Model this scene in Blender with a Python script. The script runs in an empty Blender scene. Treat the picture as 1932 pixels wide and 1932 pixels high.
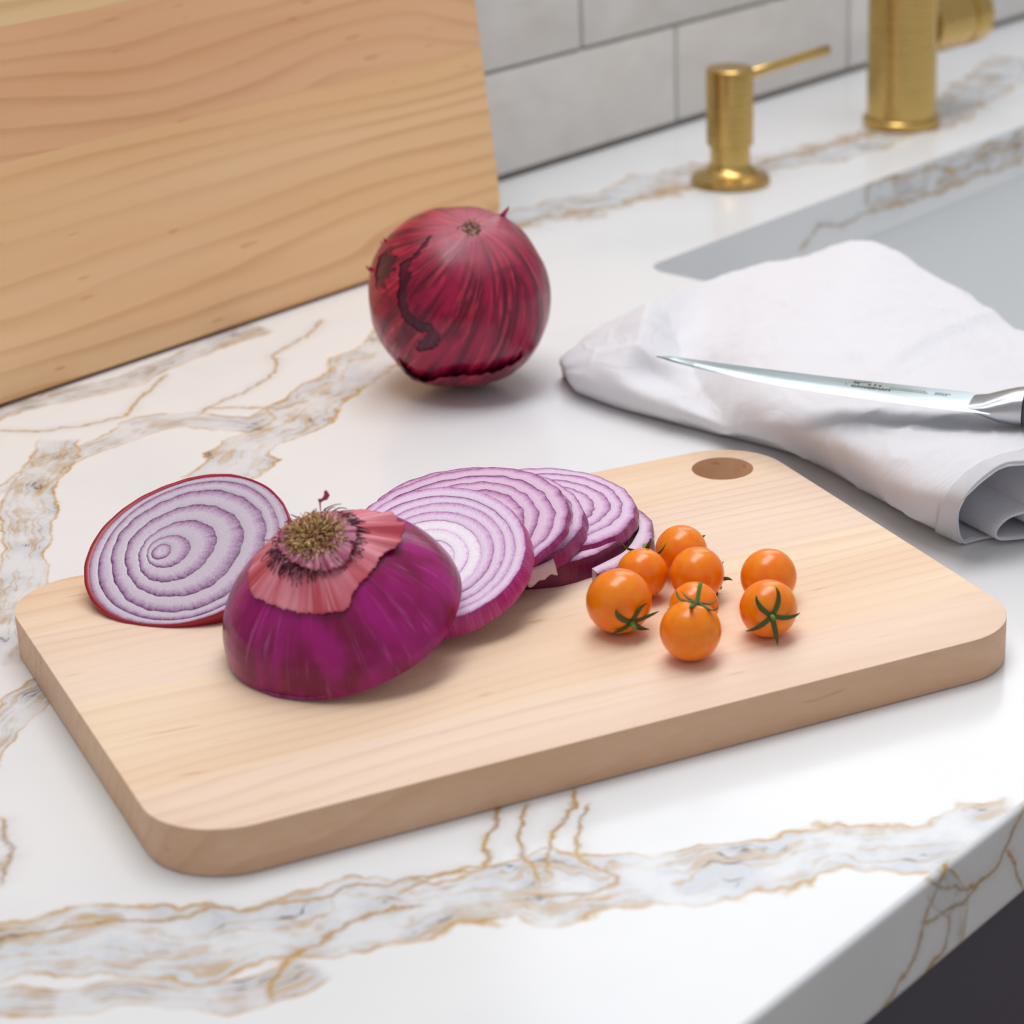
import bpy, bmesh, math, random
import numpy as np
from mathutils import Vector, Matrix, Quaternion, noise as mnoise

scene = bpy.context.scene
COL = scene.collection
R = math.radians

# ------------------------------------------------------------------ camera
cam_data = bpy.data.cameras.new('camera')
cam = bpy.data.objects.new('camera', cam_data)
COL.objects.link(cam)
cam.location = (0.0, 0.0, 0.38)
cam.rotation_euler = (R(90 - 22.4235), 0.0, R(35.8 - 90.0))
cam_data.sensor_fit = 'HORIZONTAL'
cam_data.sensor_width = 36.0
cam_data.lens = 4585.0 / 1932.0 * 36.0
cam_data.shift_x = (966.0 - 1450.0) / 1932.0
cam_data.clip_start = 0.02
cam_data.dof.use_dof = True
cam_data.dof.focus_distance = 0.905
cam_data.dof.aperture_fstop = 12.5
scene.camera = cam

# ------------------------------------------------------------------ light
world = bpy.data.worlds.new('room_light')
scene.world = world
world.use_nodes = True
bg = world.node_tree.nodes['Background']
bg.inputs[0].default_value = (0.97, 0.975, 1.0, 1.0)
bg.inputs[1].default_value = 0.42

win = bpy.data.lights.new('window_daylight', 'AREA')
win.shape = 'RECTANGLE'
win.size = 1.36
win.size_y = 1.0
win.energy = 10.0
win.color = (0.96, 0.98, 1.0)
win_o = bpy.data.objects.new('window_daylight', win)
COL.objects.link(win_o)
win_o.location = (1.73, 1.02, 0.95)
win_o.rotation_euler = (R(-90), 0, 0)

ceil = bpy.data.lights.new('overhead_fill_light', 'AREA')  # added unseen fill from above; lights tops and wall, leaves front edges dim
ceil.shape = 'RECTANGLE'
ceil.size = 1.4
ceil.size_y = 0.55
ceil.energy = 16.5
ceil.color = (0.985, 0.99, 1.0)
top_fill_o = bpy.data.objects.new('overhead_fill_light', ceil)
COL.objects.link(top_fill_o)
top_fill_o.location = (0.85, 0.70, 1.55)

scene.view_settings.view_transform = 'Standard'
scene.view_settings.look = 'None'
scene.view_settings.exposure = 0.0
scene.view_settings.gamma = 1.0
scene.view_settings.use_curve_mapping = False

# ------------------------------------------------------------------ helpers
def lin(h):
    h = h.lstrip('#')
    out = []
    for i in (0, 2, 4):
        c = int(h[i:i + 2], 16) / 255.0
        out.append(c / 12.92 if c <= 0.04045 else ((c + 0.055) / 1.055) ** 2.4)
    return tuple(out) + (1.0,)


def link_obj(name, data, parent=None, loc=None, rot=None):
    o = bpy.data.objects.new(name, data)
    COL.objects.link(o)
    if parent is not None:
        o.parent = parent
    if loc is not None:
        o.location = loc
    if rot is not None:
        o.rotation_mode = 'QUATERNION'
        o.rotation_quaternion = rot
    return o


def tag(o, label=None, cat=None, group=None, kind=None):
    if label:
        o['label'] = label
    if cat:
        o['category'] = cat
    if group:
        o['group'] = group
    if kind:
        o['kind'] = kind
    return o


def empty(name, loc=(0, 0, 0), rot=None):
    o = link_obj(name, None, None, loc, rot)
    o.empty_display_size = 0.02
    return o


def mesh_from(verts, faces, mat=None, smooth=True, name='mesh'):
    me = bpy.data.meshes.new(name)
    me.from_pydata([tuple(v) for v in verts], [], [tuple(f) for f in faces])
    me.validate()
    if smooth:
        me.polygons.foreach_set('use_smooth', [True] * len(me.polygons))
    if mat:
        me.materials.append(mat)
    me.update()
    return me


def mesh_np(verts, quads, mat=None, smooth=True, name='mesh'):
    me = bpy.data.meshes.new(name)
    verts = np.asarray(verts, np.float32)
    quads = np.asarray(quads, np.int32)
    me.vertices.add(len(verts))
    me.vertices.foreach_set('co', verts.ravel())
    k = quads.shape[1]
    me.loops.add(quads.size)
    me.loops.foreach_set('vertex_index', quads.ravel())
    me.polygons.add(len(quads))
    me.polygons.foreach_set('loop_start', np.arange(len(quads), dtype=np.int32) * k)
    me.polygons.foreach_set('use_smooth', np.full(len(quads), smooth))
    me.update(calc_edges=True)
    me.validate()
    if mat:
        me.materials.append(mat)
    return me


def bm_mesh(bm, mat=None, smooth=False, name='mesh', angle=None):
    me = bpy.data.meshes.new(name)
    bmesh.ops.recalc_face_normals(bm, faces=bm.faces[:])
    bm.to_mesh(me)
    bm.free()
    if smooth:
        me.polygons.foreach_set('use_smooth', [True] * len(me.polygons))
    if mat:
        me.materials.append(mat)
    if angle is not None:
        me.set_sharp_from_angle(angle=R(angle))
    me.update()
    return me


def fattr(me, name, vals):
    a = me.attributes.new(name, 'FLOAT', 'POINT')
    a.data.foreach_set('value', np.asarray(vals, np.float32))


def vattr(me, name, vals):
    a = me.attributes.new(name, 'FLOAT_VECTOR', 'POINT')
    a.data.foreach_set('vector', np.asarray(vals, np.float32).ravel())


def grid_quads(nu, nv, wrap_u=False):
    q = []
    for i in range(nu if wrap_u else nu - 1):
        i2 = (i + 1) % nu
        for j in range(nv - 1):
            q.append((i * nv + j, i2 * nv + j, i2 * nv + j + 1, i * nv + j + 1))
    return q


def box_bm(bm, x0, x1, y0, y1, z0, z1):
    vs = [bm.verts.new(p) for p in ((x0, y0, z0), (x1, y0, z0), (x1, y1, z0), (x0, y1, z0),
                                    (x0, y0, z1), (x1, y0, z1), (x1, y1, z1), (x0, y1, z1))]
    for f in ((0, 3, 2, 1), (4, 5, 6, 7), (0, 1, 5, 4), (1, 2, 6, 5), (2, 3, 7, 6), (3, 0, 4, 7)):
        bm.faces.new([vs[i] for i in f])


def box_mesh(x0, x1, y0, y1, z0, z1, mat, bevel=0.0, seg=2):
    bm = bmesh.new()
    box_bm(bm, x0, x1, y0, y1, z0, z1)
    if bevel:
        bmesh.ops.bevel(bm, geom=bm.edges[:], offset=bevel, segments=seg, affect='EDGES', profile=0.5)
    return bm_mesh(bm, mat, smooth=bool(bevel), angle=40 if bevel else None)


def lathe(profile, n=64, mat=None, cap_bottom=True, cap_top=True, angle=35):
    """profile: list of (radius, z) from bottom to top"""
    bm = bmesh.new()
    rings = []
    for r, z in profile:
        rings.append([bm.verts.new((r * math.cos(2 * math.pi * i / n), r * math.sin(2 * math.pi * i / n), z)) for i in range(n)])
    for a, b in zip(rings, rings[1:]):
        for i in range(n):
            bm.faces.new((a[i], a[(i + 1) % n], b[(i + 1) % n], b[i]))
    if cap_bottom:
        bm.faces.new(rings[0][::-1])
    if cap_top:
        bm.faces.new(rings[-1])
    return bm_mesh(bm, mat, smooth=True, angle=angle)


def tube_into(V, F, path, widths, thick=1.0, nrm=None, sides=6):
    """tapered tube along a path (list of Vector); flattened by thick along nrm"""
    base = len(V)
    n = len(path)
    ref = nrm or Vector((0.3, 0.2, 1.0))
    for i, p in enumerate(path):
        t = (path[min(i + 1, n - 1)] - path[max(i - 1, 0)])
        if t.length < 1e-9:
            t = Vector((0, 0, 1))
        t.normalize()
        rf = ref[i] if isinstance(ref, (list, tuple)) else ref
        a = t.cross(rf)
        if a.length < 1e-6:
            a = t.cross(Vector((1, 0, 0)))
        a.normalize()
        b = a.cross(t)
        b.normalize()
        for k in range(sides):
            an = 2 * math.pi * k / sides
            V.append(p + a * (math.cos(an) * widths[i]) + b * (math.sin(an) * widths[i] * thick))
    for i in range(n - 1):
        for k in range(sides):
            F.append((base + i * sides + k, base + i * sides + (k + 1) % sides,
                      base + (i + 1) * sides + (k + 1) % sides, base + (i + 1) * sides + k))
    F.append(tuple(base + k for k in range(sides))[::-1])
    F.append(tuple(base + (n - 1) * sides + k for k in range(sides)))


# ------------------------------------------------------------------ material helpers
class NT:
    def __init__(self, tree):
        self.t = tree
        self.l = tree.links

    def n(self, kind, **kw):
        nd = self.t.nodes.new(kind)
        for k, v in kw.items():
            setattr(nd, k, v)
        return nd

    def put(self, sock, val):
        if isinstance(val, bpy.types.NodeSocket):
            self.l.new(val, sock)
        elif val is not None:
            if sock.type in ('RGBA',) and len(val) == 3:
                val = tuple(val) + (1.0,)
            sock.default_value = val

    def math(self, op, a, b=None, c=None, clamp=False):
        nd = self.n('ShaderNodeMath', operation=op, use_clamp=clamp)
        self.put(nd.inputs[0], a)
        if b is not None:
            self.put(nd.inputs[1], b)
        if c is not None:
            self.put(nd.inputs[2], c)
        return nd.outputs[0]

    def vmath(self, op, a, b=None):
        nd = self.n('ShaderNodeVectorMath', operation=op)
        self.put(nd.inputs[0], a)
        if b is not None:
            self.put(nd.inputs[1], b)
        return nd.outputs[0]

    def comb(self, x, y, z):
        nd = self.n('ShaderNodeCombineXYZ')
        for s, v in zip(nd.inputs, (x, y, z)):
            self.put(s, v)
        return nd.outputs[0]

    def sep(self, v):
        nd = self.n('ShaderNodeSeparateXYZ')
        self.put(nd.inputs[0], v)
        return nd.outputs

    def noise(self, vec, scale=5.0, detail=2.0, rough=0.5, dist=0.0, dim='3D'):
        nd = self.n('ShaderNodeTexNoise', noise_dimensions=dim)
        if vec is not None:
            self.put(nd.inputs['Vector'], vec)
        nd.inputs['Scale'].default_value = scale
        nd.inputs['Detail'].default_value = detail
        nd.inputs['Roughness'].default_value = rough
        nd.inputs['Distortion'].default_value = dist
        return nd.outputs['Fac']

    def ramp(self, fac, stops, interp='LINEAR'):
        nd = self.n('ShaderNodeValToRGB')
        cr = nd.color_ramp
        cr.interpolation = interp
        while len(cr.elements) < len(stops):
            cr.elements.new(0.5)
        for e, (p, c) in zip(cr.elements, stops):
            e.position = p
            e.color = c if len(c) == 4 else tuple(c) + (1.0,)
        self.put(nd.inputs[0], fac)
        return nd.outputs[0]

    def mix(self, fac, a, b, blend='MIX'):
        nd = self.n('ShaderNodeMix', data_type='RGBA', blend_type=blend)
        self.put(nd.inputs[0], fac)
        self.put(nd.inputs[6], a)
        self.put(nd.inputs[7], b)
        return nd.outputs[2]

    def maprange(self, v, a, b, c=0.0, d=1.0, smooth=True):
        nd = self.n('ShaderNodeMapRange')
        nd.interpolation_type = 'SMOOTHSTEP' if smooth else 'LINEAR'
        self.put(nd.inputs[0], v)
        for i, x in enumerate((a, b, c, d)):
            self.put(nd.inputs[i + 1], x)
        return nd.outputs[0]

    def objco(self):
        return self.n('ShaderNodeTexCoord').outputs['Object']

    def attr(self, name, what='Fac'):
        nd = self.n('ShaderNodeAttribute', attribute_name=name)
        return nd.outputs[what]

    def scale(self, v, s):
        nd = self.n('ShaderNodeMapping')
        self.put(nd.inputs[0], v)
        nd.inputs['Scale'].default_value = s
        return nd.outputs[0]

    def bump(self, h, strength=0.3, dist=0.001):
        nd = self.n('ShaderNodeBump')
        nd.inputs['Strength'].default_value = strength
        nd.inputs['Distance'].default_value = dist
        self.put(nd.inputs['Height'], h)
        return nd.outputs[0]


def new_mat(name, color=(0.8, 0.8, 0.8, 1), rough=0.5, metal=0.0, spec=0.5, sss=0.0, sss_r=(1, 0.4, 0.3), sss_s=0.004, coat=0.0, coat_r=0.1):
    m = bpy.data.materials.new(name)
    m.use_nodes = True
    b = m.node_tree.nodes['Principled BSDF']
    b.inputs['Base Color'].default_value = color
    b.inputs['Roughness'].default_value = rough
    b.inputs['Metallic'].default_value = metal
    b.inputs['Specular IOR Level'].default_value = spec
    if sss:
        b.inputs['Subsurface Weight'].default_value = sss
        b.inputs['Subsurface Radius'].default_value = sss_r
        b.inputs['Subsurface Scale'].default_value = sss_s
    if coat:
        b.inputs['Coat Weight'].default_value = coat
        b.inputs['Coat Roughness'].default_value = coat_r
    return m, NT(m.node_tree), b


# ------------------------------------------------------------------ marble
# every vein is an attribute (distance across / width, distance along, presence) on the slab
BAND_SLOTS = 8
THIN_SLOTS = 12


def band_group():
    g = bpy.data.node_groups.new('vein_band', 'ShaderNodeTree')
    for nm, st in (('Vein', 'NodeSocketVector'), ('N1', 'NodeSocketFloat'), ('N2', 'NodeSocketFloat'), ('N3', 'NodeSocketFloat')):
        g.interface.new_socket(nm, in_out='INPUT', socket_type=st)
    for nm in ('Grey', 'Gold', 'Dark'):
        g.interface.new_socket(nm, in_out='OUTPUT', socket_type='NodeSocketFloat')
    t = NT(g)
    gi = t.n('NodeGroupInput').outputs
    go = t.n('NodeGroupOutput')
    d, s, m = t.sep(gi['Vein'])
    w1 = t.math('MULTIPLY', t.math('SUBTRACT', gi['N1'], 0.5), 2.6)
    w2 = t.math('MULTIPLY', t.math('SUBTRACT', gi['N2'], 0.5), 0.28)
    dd = t.math('ADD', d, t.math('ADD', w1, w2))
    a = t.math('ABSOLUTE', dd)
    inside = t.maprange(a, 1.06, 0.92)
    mm = t.maprange(m, 0.0, 0.35)
    # flowing streaks that follow the band
    fl = t.noise(t.comb(t.math('MULTIPLY', s, 11.0), t.math('MULTIPLY', dd, 1.9), 0.0), 1.0, 3.0, 0.5, 0.2)
    rid = t.math('SUBTRACT', 1.0, t.math('MULTIPLY', t.math('ABSOLUTE', t.math('SUBTRACT', fl, 0.5)), 2.0))
    streak = t.math('MULTIPLY', t.maprange(rid, 0.88, 0.985), t.maprange(gi['N3'], 0.38, 0.58, 0.15, 1.0))
    fl2 = t.noise(t.comb(t.math('MULTIPLY', s, 16.0), t.math('MULTIPLY', dd, 2.6), 3.7), 1.0, 3.0, 0.55, 0.2)
    rid2 = t.math('SUBTRACT', 1.0, t.math('MULTIPLY', t.math('ABSOLUTE', t.math('SUBTRACT', fl2, 0.5)), 2.0))
    streak2 = t.maprange(rid2, 0.93, 0.995)
    soft = t.maprange(fl2, 0.55, 0.75)
    e = t.math('DIVIDE', t.math('SUBTRACT', a, 1.0), 0.075)
    edge = t.math('POWER', 2.718, t.math('MULTIPLY', t.math('MULTIPLY', e, e), -1.0))
    edge = t.math('MULTIPLY', edge, t.maprange(gi['N3'], 0.3, 0.6, 0.25, 1.0))
    patch = t.maprange(gi['N3'], 0.36, 0.62)
    grey = t.math('MULTIPLY', t.math('MULTIPLY', inside, mm), t.math('ADD', 0.35, t.math('MULTIPLY', patch, 0.65)))
    gold_in = t.math('MULTIPLY', inside, t.math('ADD', t.math('MULTIPLY', streak, 0.62), t.math('MULTIPLY', t.math('MULTIPLY', soft, patch), 0.3)))
    gold = t.math('MULTIPLY', mm, t.math('MAXIMUM', gold_in, edge))
    dark = t.math('MULTIPLY', t.math('MULTIPLY', mm, inside), t.math('MULTIPLY', streak2, t.maprange(gi['N3'], 0.56, 0.66)))
    for nm, v in (('Grey', grey), ('Gold', gold), ('Dark', dark)):
        t.put(go.inputs[nm], v)
    return g


def thin_group():
    g = bpy.data.node_groups.new('vein_thin', 'ShaderNodeTree')
    for nm, st in (('Vein', 'NodeSocketVector'), ('N1', 'NodeSocketFloat'), ('N2', 'NodeSocketFloat'), ('N3', 'NodeSocketFloat')):
        g.interface.new_socket(nm, in_out='INPUT', socket_type=st)
    for nm in ('Grey', 'Gold', 'Dark'):
        g.interface.new_socket(nm, in_out='OUTPUT', socket_type='NodeSocketFloat')
    t = NT(g)
    gi = t.n('NodeGroupInput').outputs
    go = t.n('NodeGroupOutput')
    d, s, m = t.sep(gi['Vein'])
    w1 = t.math('MULTIPLY', t.math('SUBTRACT', gi['N1'], 0.5), 14.0)
    w2 = t.math('MULTIPLY', t.math('SUBTRACT', gi['N2'], 0.5), 9.0)
    dd = t.math('ADD', d, t.math('ADD', w1, w2))
    mm = t.maprange(m, 0.0, 0.35)
    e2 = t.math('MULTIPLY', dd, dd)
    core = t.math('POWER', 2.718, t.math('MULTIPLY', e2, -0.7))
    halo = t.math('POWER', 2.718, t.math('MULTIPLY', e2, -0.03))
    mask = t.maprange(gi['N3'], 0.3, 0.55, 0.3, 1.0)
    t.put(go.inputs['Gold'], t.math('MULTIPLY', mm, t.math('MULTIPLY', t.math('ADD', t.math('MULTIPLY', core, 0.9), t.math('MULTIPLY', halo, 0.10)), mask)))
    t.put(go.inputs['Grey'], t.math('MULTIPLY', mm, t.math('MULTIPLY', halo, 0.25)))
    t.put(go.inputs['Dark'], t.math('MULTIPLY', mm, t.math('MULTIPLY', core, t.maprange(gi['N3'], 0.6, 0.42, 0.0, 0.35))))
    return g


def make_marble():
    m, t, b = new_mat('gold_veined_marble', rough=0.2, spec=0.5)
    co = t.objco()
    n1 = t.noise(co, 26.0, 3.0, 0.55)
    n2 = t.noise(co, 150.0, 4.0, 0.6)
    n3 = t.noise(co, 48.0, 3.0, 0.6)
    gb, gt = band_group(), thin_group()
    tot = {'Grey': None, 'Gold': None, 'Dark': None}
    for i in range(BAND_SLOTS + THIN_SLOTS):
        nd = t.n('ShaderNodeGroup')
        nd.node_tree = gb if i < BAND_SLOTS else gt
        t.put(nd.inputs['Vein'], t.attr('vein%d' % i, 'Vector'))
        t.put(nd.inputs['N1'], n1)
        t.put(nd.inputs['N2'], n2)
        t.put(nd.inputs['N3'], n3)
        for k in tot:
            tot[k] = nd.outputs[k] if tot[k] is None else t.math('MAXIMUM', tot[k], nd.outputs[k])
    cloud = t.maprange(t.noise(co, 9.0, 3.0, 0.5), 0.45, 0.75)
    base = t.mix(t.math('MULTIPLY', cloud, 0.5), lin('E9EAEC'), lin('DCE0E5'))
    c = t.mix(t.math('MULTIPLY', tot['Grey'], 0.8), base, lin('C2C8D2'))
    goldc = t.mix(n2, lin('AE7E2C'), lin('CFA552'))
    c = t.mix(t.math('MULTIPLY', tot['Gold'], 0.92, clamp=True), c, goldc)
    c = t.mix(t.math('MULTIPLY', tot['Dark'], 0.85, clamp=True), c, lin('4A4A4C'))
    t.put(b.inputs['Base Color'], c)
    t.put(b.inputs['Roughness'], t.math('ADD', 0.16, t.math('MULTIPLY', n3, 0.08)))
    return m


MARBLE = make_marble()

VEINS_TOP = [
    # (slot, width, polyline in metres on the slab)
    (0, 0.0085, [(0.5787, 0.8063), (0.5948, 0.8137), (0.6137, 0.8228), (0.6336, 0.8223), (0.6543, 0.8265), (0.6718, 0.8263), (0.684, 0.8167), (0.6872, 0.8001), (0.6939, 0.7859), (0.7109, 0.7869), (0.7297, 0.7908)]),
    (1, 0.0135, [(0.6411, 0.7496), (0.6597, 0.7589), (0.6728, 0.7634), (0.7006, 0.7719), (0.7339, 0.7851), (0.7692, 0.7991), (0.8043, 0.8116), (0.84, 0.83)]),
    (2, 0.010, [(0.6322, 0.8382), (0.6025, 0.8161), (0.5825, 0.8011), (0.567, 0.7816), (0.5532, 0.7616), (0.5436, 0.7522), (0.5209, 0.7328), (0.5022, 0.7141), (0.4926, 0.7043), (0.47, 0.68)]),
    (3, 0.020, [(0.96, 0.925), (1.0044, 0.9194), (1.0493, 0.9058), (1.112, 0.9006), (1.1717, 0.8937), (1.2315, 0.8675), (1.3017, 0.8537), (1.4163, 0.8639), (1.581, 0.9044)]),
    (4, 0.0075, [(0.6068, 0.8895), (0.6368, 0.8895), (0.655, 0.8893), (0.6755, 0.8866), (0.6885, 0.879), (0.7226, 0.88), (0.769, 0.8896), (0.7938, 0.8849)]),
    (5, 0.0150, [(0.33, 0.545), (0.3533, 0.5254), (0.3688, 0.5097), (0.3827, 0.4918), (0.3924, 0.4737), (0.4088, 0.4628), (0.4241, 0.4588), (0.4359, 0.4489), (0.4481, 0.4391), (0.4617, 0.4282), (0.4779, 0.4131), (0.5008, 0.3907), (0.5271, 0.3702), (0.5535, 0.3488), (0.5847, 0.3234)]),
    (6, 0.007, [(0.32, 0.52), (0.3367, 0.5041), (0.3427, 0.4927), (0.3479, 0.4835), (0.3575, 0.4826), (0.3675, 0.4687), (0.3778, 0.4502), (0.3872, 0.4455), (0.3977, 0.4436)]),
    (7, 0.010, [(0.485, 0.653), (0.4683, 0.6485), (0.453, 0.6421), (0.44, 0.6367), (0.425, 0.6284), (0.41, 0.62)]),
    (8, 0.0007, [(0.6237, 0.8727), (0.6309, 0.859), (0.6484, 0.849), (0.6656, 0.8397), (0.6763, 0.8448), (0.6848, 0.8532), (0.7059, 0.8654), (0.718, 0.8701)]),
    (9, 0.0007, [(0.6924, 0.8174), (0.7072, 0.822), (0.7309, 0.8255), (0.7473, 0.8295), (0.7626, 0.8412), (0.767, 0.8519), (0.7785, 0.8532), (0.8068, 0.8609), (0.8207, 0.872)]),
    (10, 0.0006, [(0.696, 0.8199), (0.708, 0.8083), (0.7167, 0.7887), (0.7309, 0.7892)]),
    (11, 0.0007, [(0.499, 0.4653), (0.4922, 0.4601), (0.4788, 0.4544), (0.4748, 0.4461), (0.4668, 0.4436), (0.4634, 0.4483), (0.4509, 0.4524), (0.4421, 0.4534)]),
    (12, 0.0007, [(0.504, 0.4584), (0.4972, 0.4533), (0.4889, 0.4484), (0.4787, 0.4387), (0.4766, 0.4338), (0.4702, 0.4237)]),
    (13, 0.0008, [(0.5202, 0.453), (0.5126, 0.4466), (0.5049, 0.4425), (0.492, 0.4401), (0.4809, 0.4337), (0.4749, 0.4247)]),
    (14, 0.0008, [(0.5154, 0.4426), (0.5081, 0.4381), (0.4906, 0.4281), (0.4872, 0.4191), (0.4893, 0.4066), (0.4819, 0.4036), (0.4711, 0.4094), (0.4627, 0.4247)]),
    (15, 0.0009, [(0.381, 0.4438), (0.3877, 0.449), (0.3998, 0.4537), (0.4122, 0.4564), (0.4292, 0.4533), (0.4406, 0.4444)]),
    (16, 0.0009, [(0.401, 0.5867), (0.3927, 0.5747), (0.3858, 0.5665), (0.377, 0.5541)]),
    (18, 0.0026, [(0.985, 0.908), (1.05, 0.898), (1.12, 0.885), (1.16, 0.872), (1.20, 0.868)]),
    (19, 0.0026, [(1.17, 0.879), (1.23, 0.876), (1.30, 0.868), (1.36, 0.866), (1.44, 0.88)]),
    (17, 0.0007, [(0.3543, 0.5266), (0.3584, 0.5275), (0.3647, 0.5244), (0.3778, 0.5142), (0.3926, 0.4972), (0.4057, 0.4906), (0.4071, 0.4817), (0.4151, 0.4798), (0.4277, 0.4671), (0.4366, 0.4678), (0.4417, 0.4595), (0.4497, 0.4581), (0.4662, 0.445)]),
]
VEINS_FRONT = [
    (8, 0.0007, [(0.5572, 0.0014), (0.5513, -0.0006), (0.5447, -0.0065), (0.5391, -0.0116), (0.5364, -0.0163), (0.5328, -0.0236), (0.5187, -0.0301), (0.5123, -0.0339)]),
    (9, 0.0007, [(0.5415, -0.0001), (0.5537, -0.0085), (0.5674, -0.0152), (0.5778, -0.0153), (0.5861, -0.013), (0.591, -0.0059), (0.5963, -0.002)]),
    (10, 0.0006, [(0.5372, -0.013), (0.5501, -0.0159), (0.5623, -0.017), (0.5704, -0.0148)]),
    (11, 0.0008, [(0.5523, -0.0182), (0.5528, -0.0278), (0.5469, -0.0309), (0.5401, -0.0336), (0.5332, -0.033)]),
    (12, 0.0006, [(0.585, -0.013), (0.592, -0.019), (0.5985, -0.0298)]),
    (0, 0.0060, [(0.545, -0.001), (0.552, -0.010), (0.560, -0.019), (0.556, -0.030)]),
]
VEINS_SINK = [
    (0, 0.0085, [(1.205, -0.004), (1.225, -0.010), (1.2566, -0.012), (1.30, -0.014), (1.36, -0.014), (1.45, -0.012)]),
    (8, 0.0007, [(1.1358, -0.0242), (1.1494, -0.0176), (1.1549, -0.014), (1.1803, -0.0198), (1.2091, -0.018)]),
    (9, 0.0009, [(1.209, -0.013), (1.2057, -0.002), (1.2203, 0.0), (1.2566, -0.0047), (1.2814, -0.0031), (1.3075, -0.0154), (1.3333, -0.0103), (1.396, -0.0122)]),
    (10, 0.0009, [(1.2091, -0.018), (1.233, -0.0216), (1.2697, -0.0212), (1.3407, -0.0224), (1.3969, -0.0233)]),
]


def smooth_poly(pts, it=2):
    p = [np.array(q, float) for q in pts]
    for _ in range(it):
        o = [p[0]]
        for a, b in zip(p, p[1:]):
            o += [a * 0.75 + b * 0.25, a * 0.25 + b * 0.75]
        o.append(p[-1])
        p = o
    return np.array(p)


def add_veins(me, P2, veins):
    """P2: (n,2) positions in the slab's plane"""
    n = len(P2)
    for slot, w, pts in veins:
        poly = smooth_poly(pts, 2)
        seg = np.diff(poly, axis=0)
        ln = np.linalg.norm(seg, axis=1)
        cum = np.concatenate([[0], np.cumsum(ln)])
        tot = cum[-1]
        best = np.full(n, 1e9)
        sd = np.zeros(n)
        sv = np.zeros(n)
        lo, hi = poly.min(0) - 0.08, poly.max(0) + 0.08
        idx = np.where(((P2 > lo) & (P2 < hi)).all(1))[0]
        Q = P2[idx]
        b_, s_, v_ = best[idx], sd[idx], sv[idx]
        for k in range(len(seg)):
            u = seg[k] / max(ln[k], 1e-9)
            rel = Q - poly[k]
            al = rel @ u
            lo_k = -0.05 if k == 0 else 0.0
            hi_k = ln[k] + 0.05 if k == len(seg) - 1 else ln[k]
            alc = np.clip(al, lo_k, hi_k)
            dv = rel - np.outer(alc, u)
            dist = np.linalg.norm(dv, axis=1)
            sg = np.sign(rel[:, 1] * u[0] - rel[:, 0] * u[1])
            up = dist < b_
            b_ = np.where(up, dist, b_)
            s_ = np.where(up, sg * dist, s_)
            v_ = np.where(up, cum[k] + alc, v_)
        out = np.zeros((n, 3), np.float32)
        out[:, 0] = 99.0
        out[idx, 0] = np.clip(s_ / w, -60, 60)
        out[idx, 1] = v_
        taper = np.minimum(v_ + 0.004, tot + 0.004 - v_) / 0.02
        far = np.clip((0.07 - b_) / 0.02, 0, 1)
        out[idx, 2] = np.clip(taper, 0, 1) * far
        vattr(me, 'vein%d' % slot, out)


# ------------------------------------------------------------------ countertop with sink cut-out
YF, YW = 0.3301, 0.9813       # front edge, wall
TH = 0.034
SX0, SX1, SY0, SY1, SR = 0.988, 1.74, 0.44, 0.7965, 0.014

counter = empty('countertop', (0, 0, 0))
tag(counter, 'white marble kitchen countertop with gold and grey veins', 'countertop')


def rrect(x0, x1, y0, y1, r, n=8):
    pts = []
    for cx, cy, a0 in ((x1 - r, y1 - r, 0), (x0 + r, y1 - r, 90), (x0 + r, y0 + r, 180), (x1 - r, y0 + r, 270)):
        for i in range(n + 1):
            a = R(a0 + 90.0 * i / n)
            pts.append((cx + r * math.cos(a), cy + r * math.sin(a)))
    return pts


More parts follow.
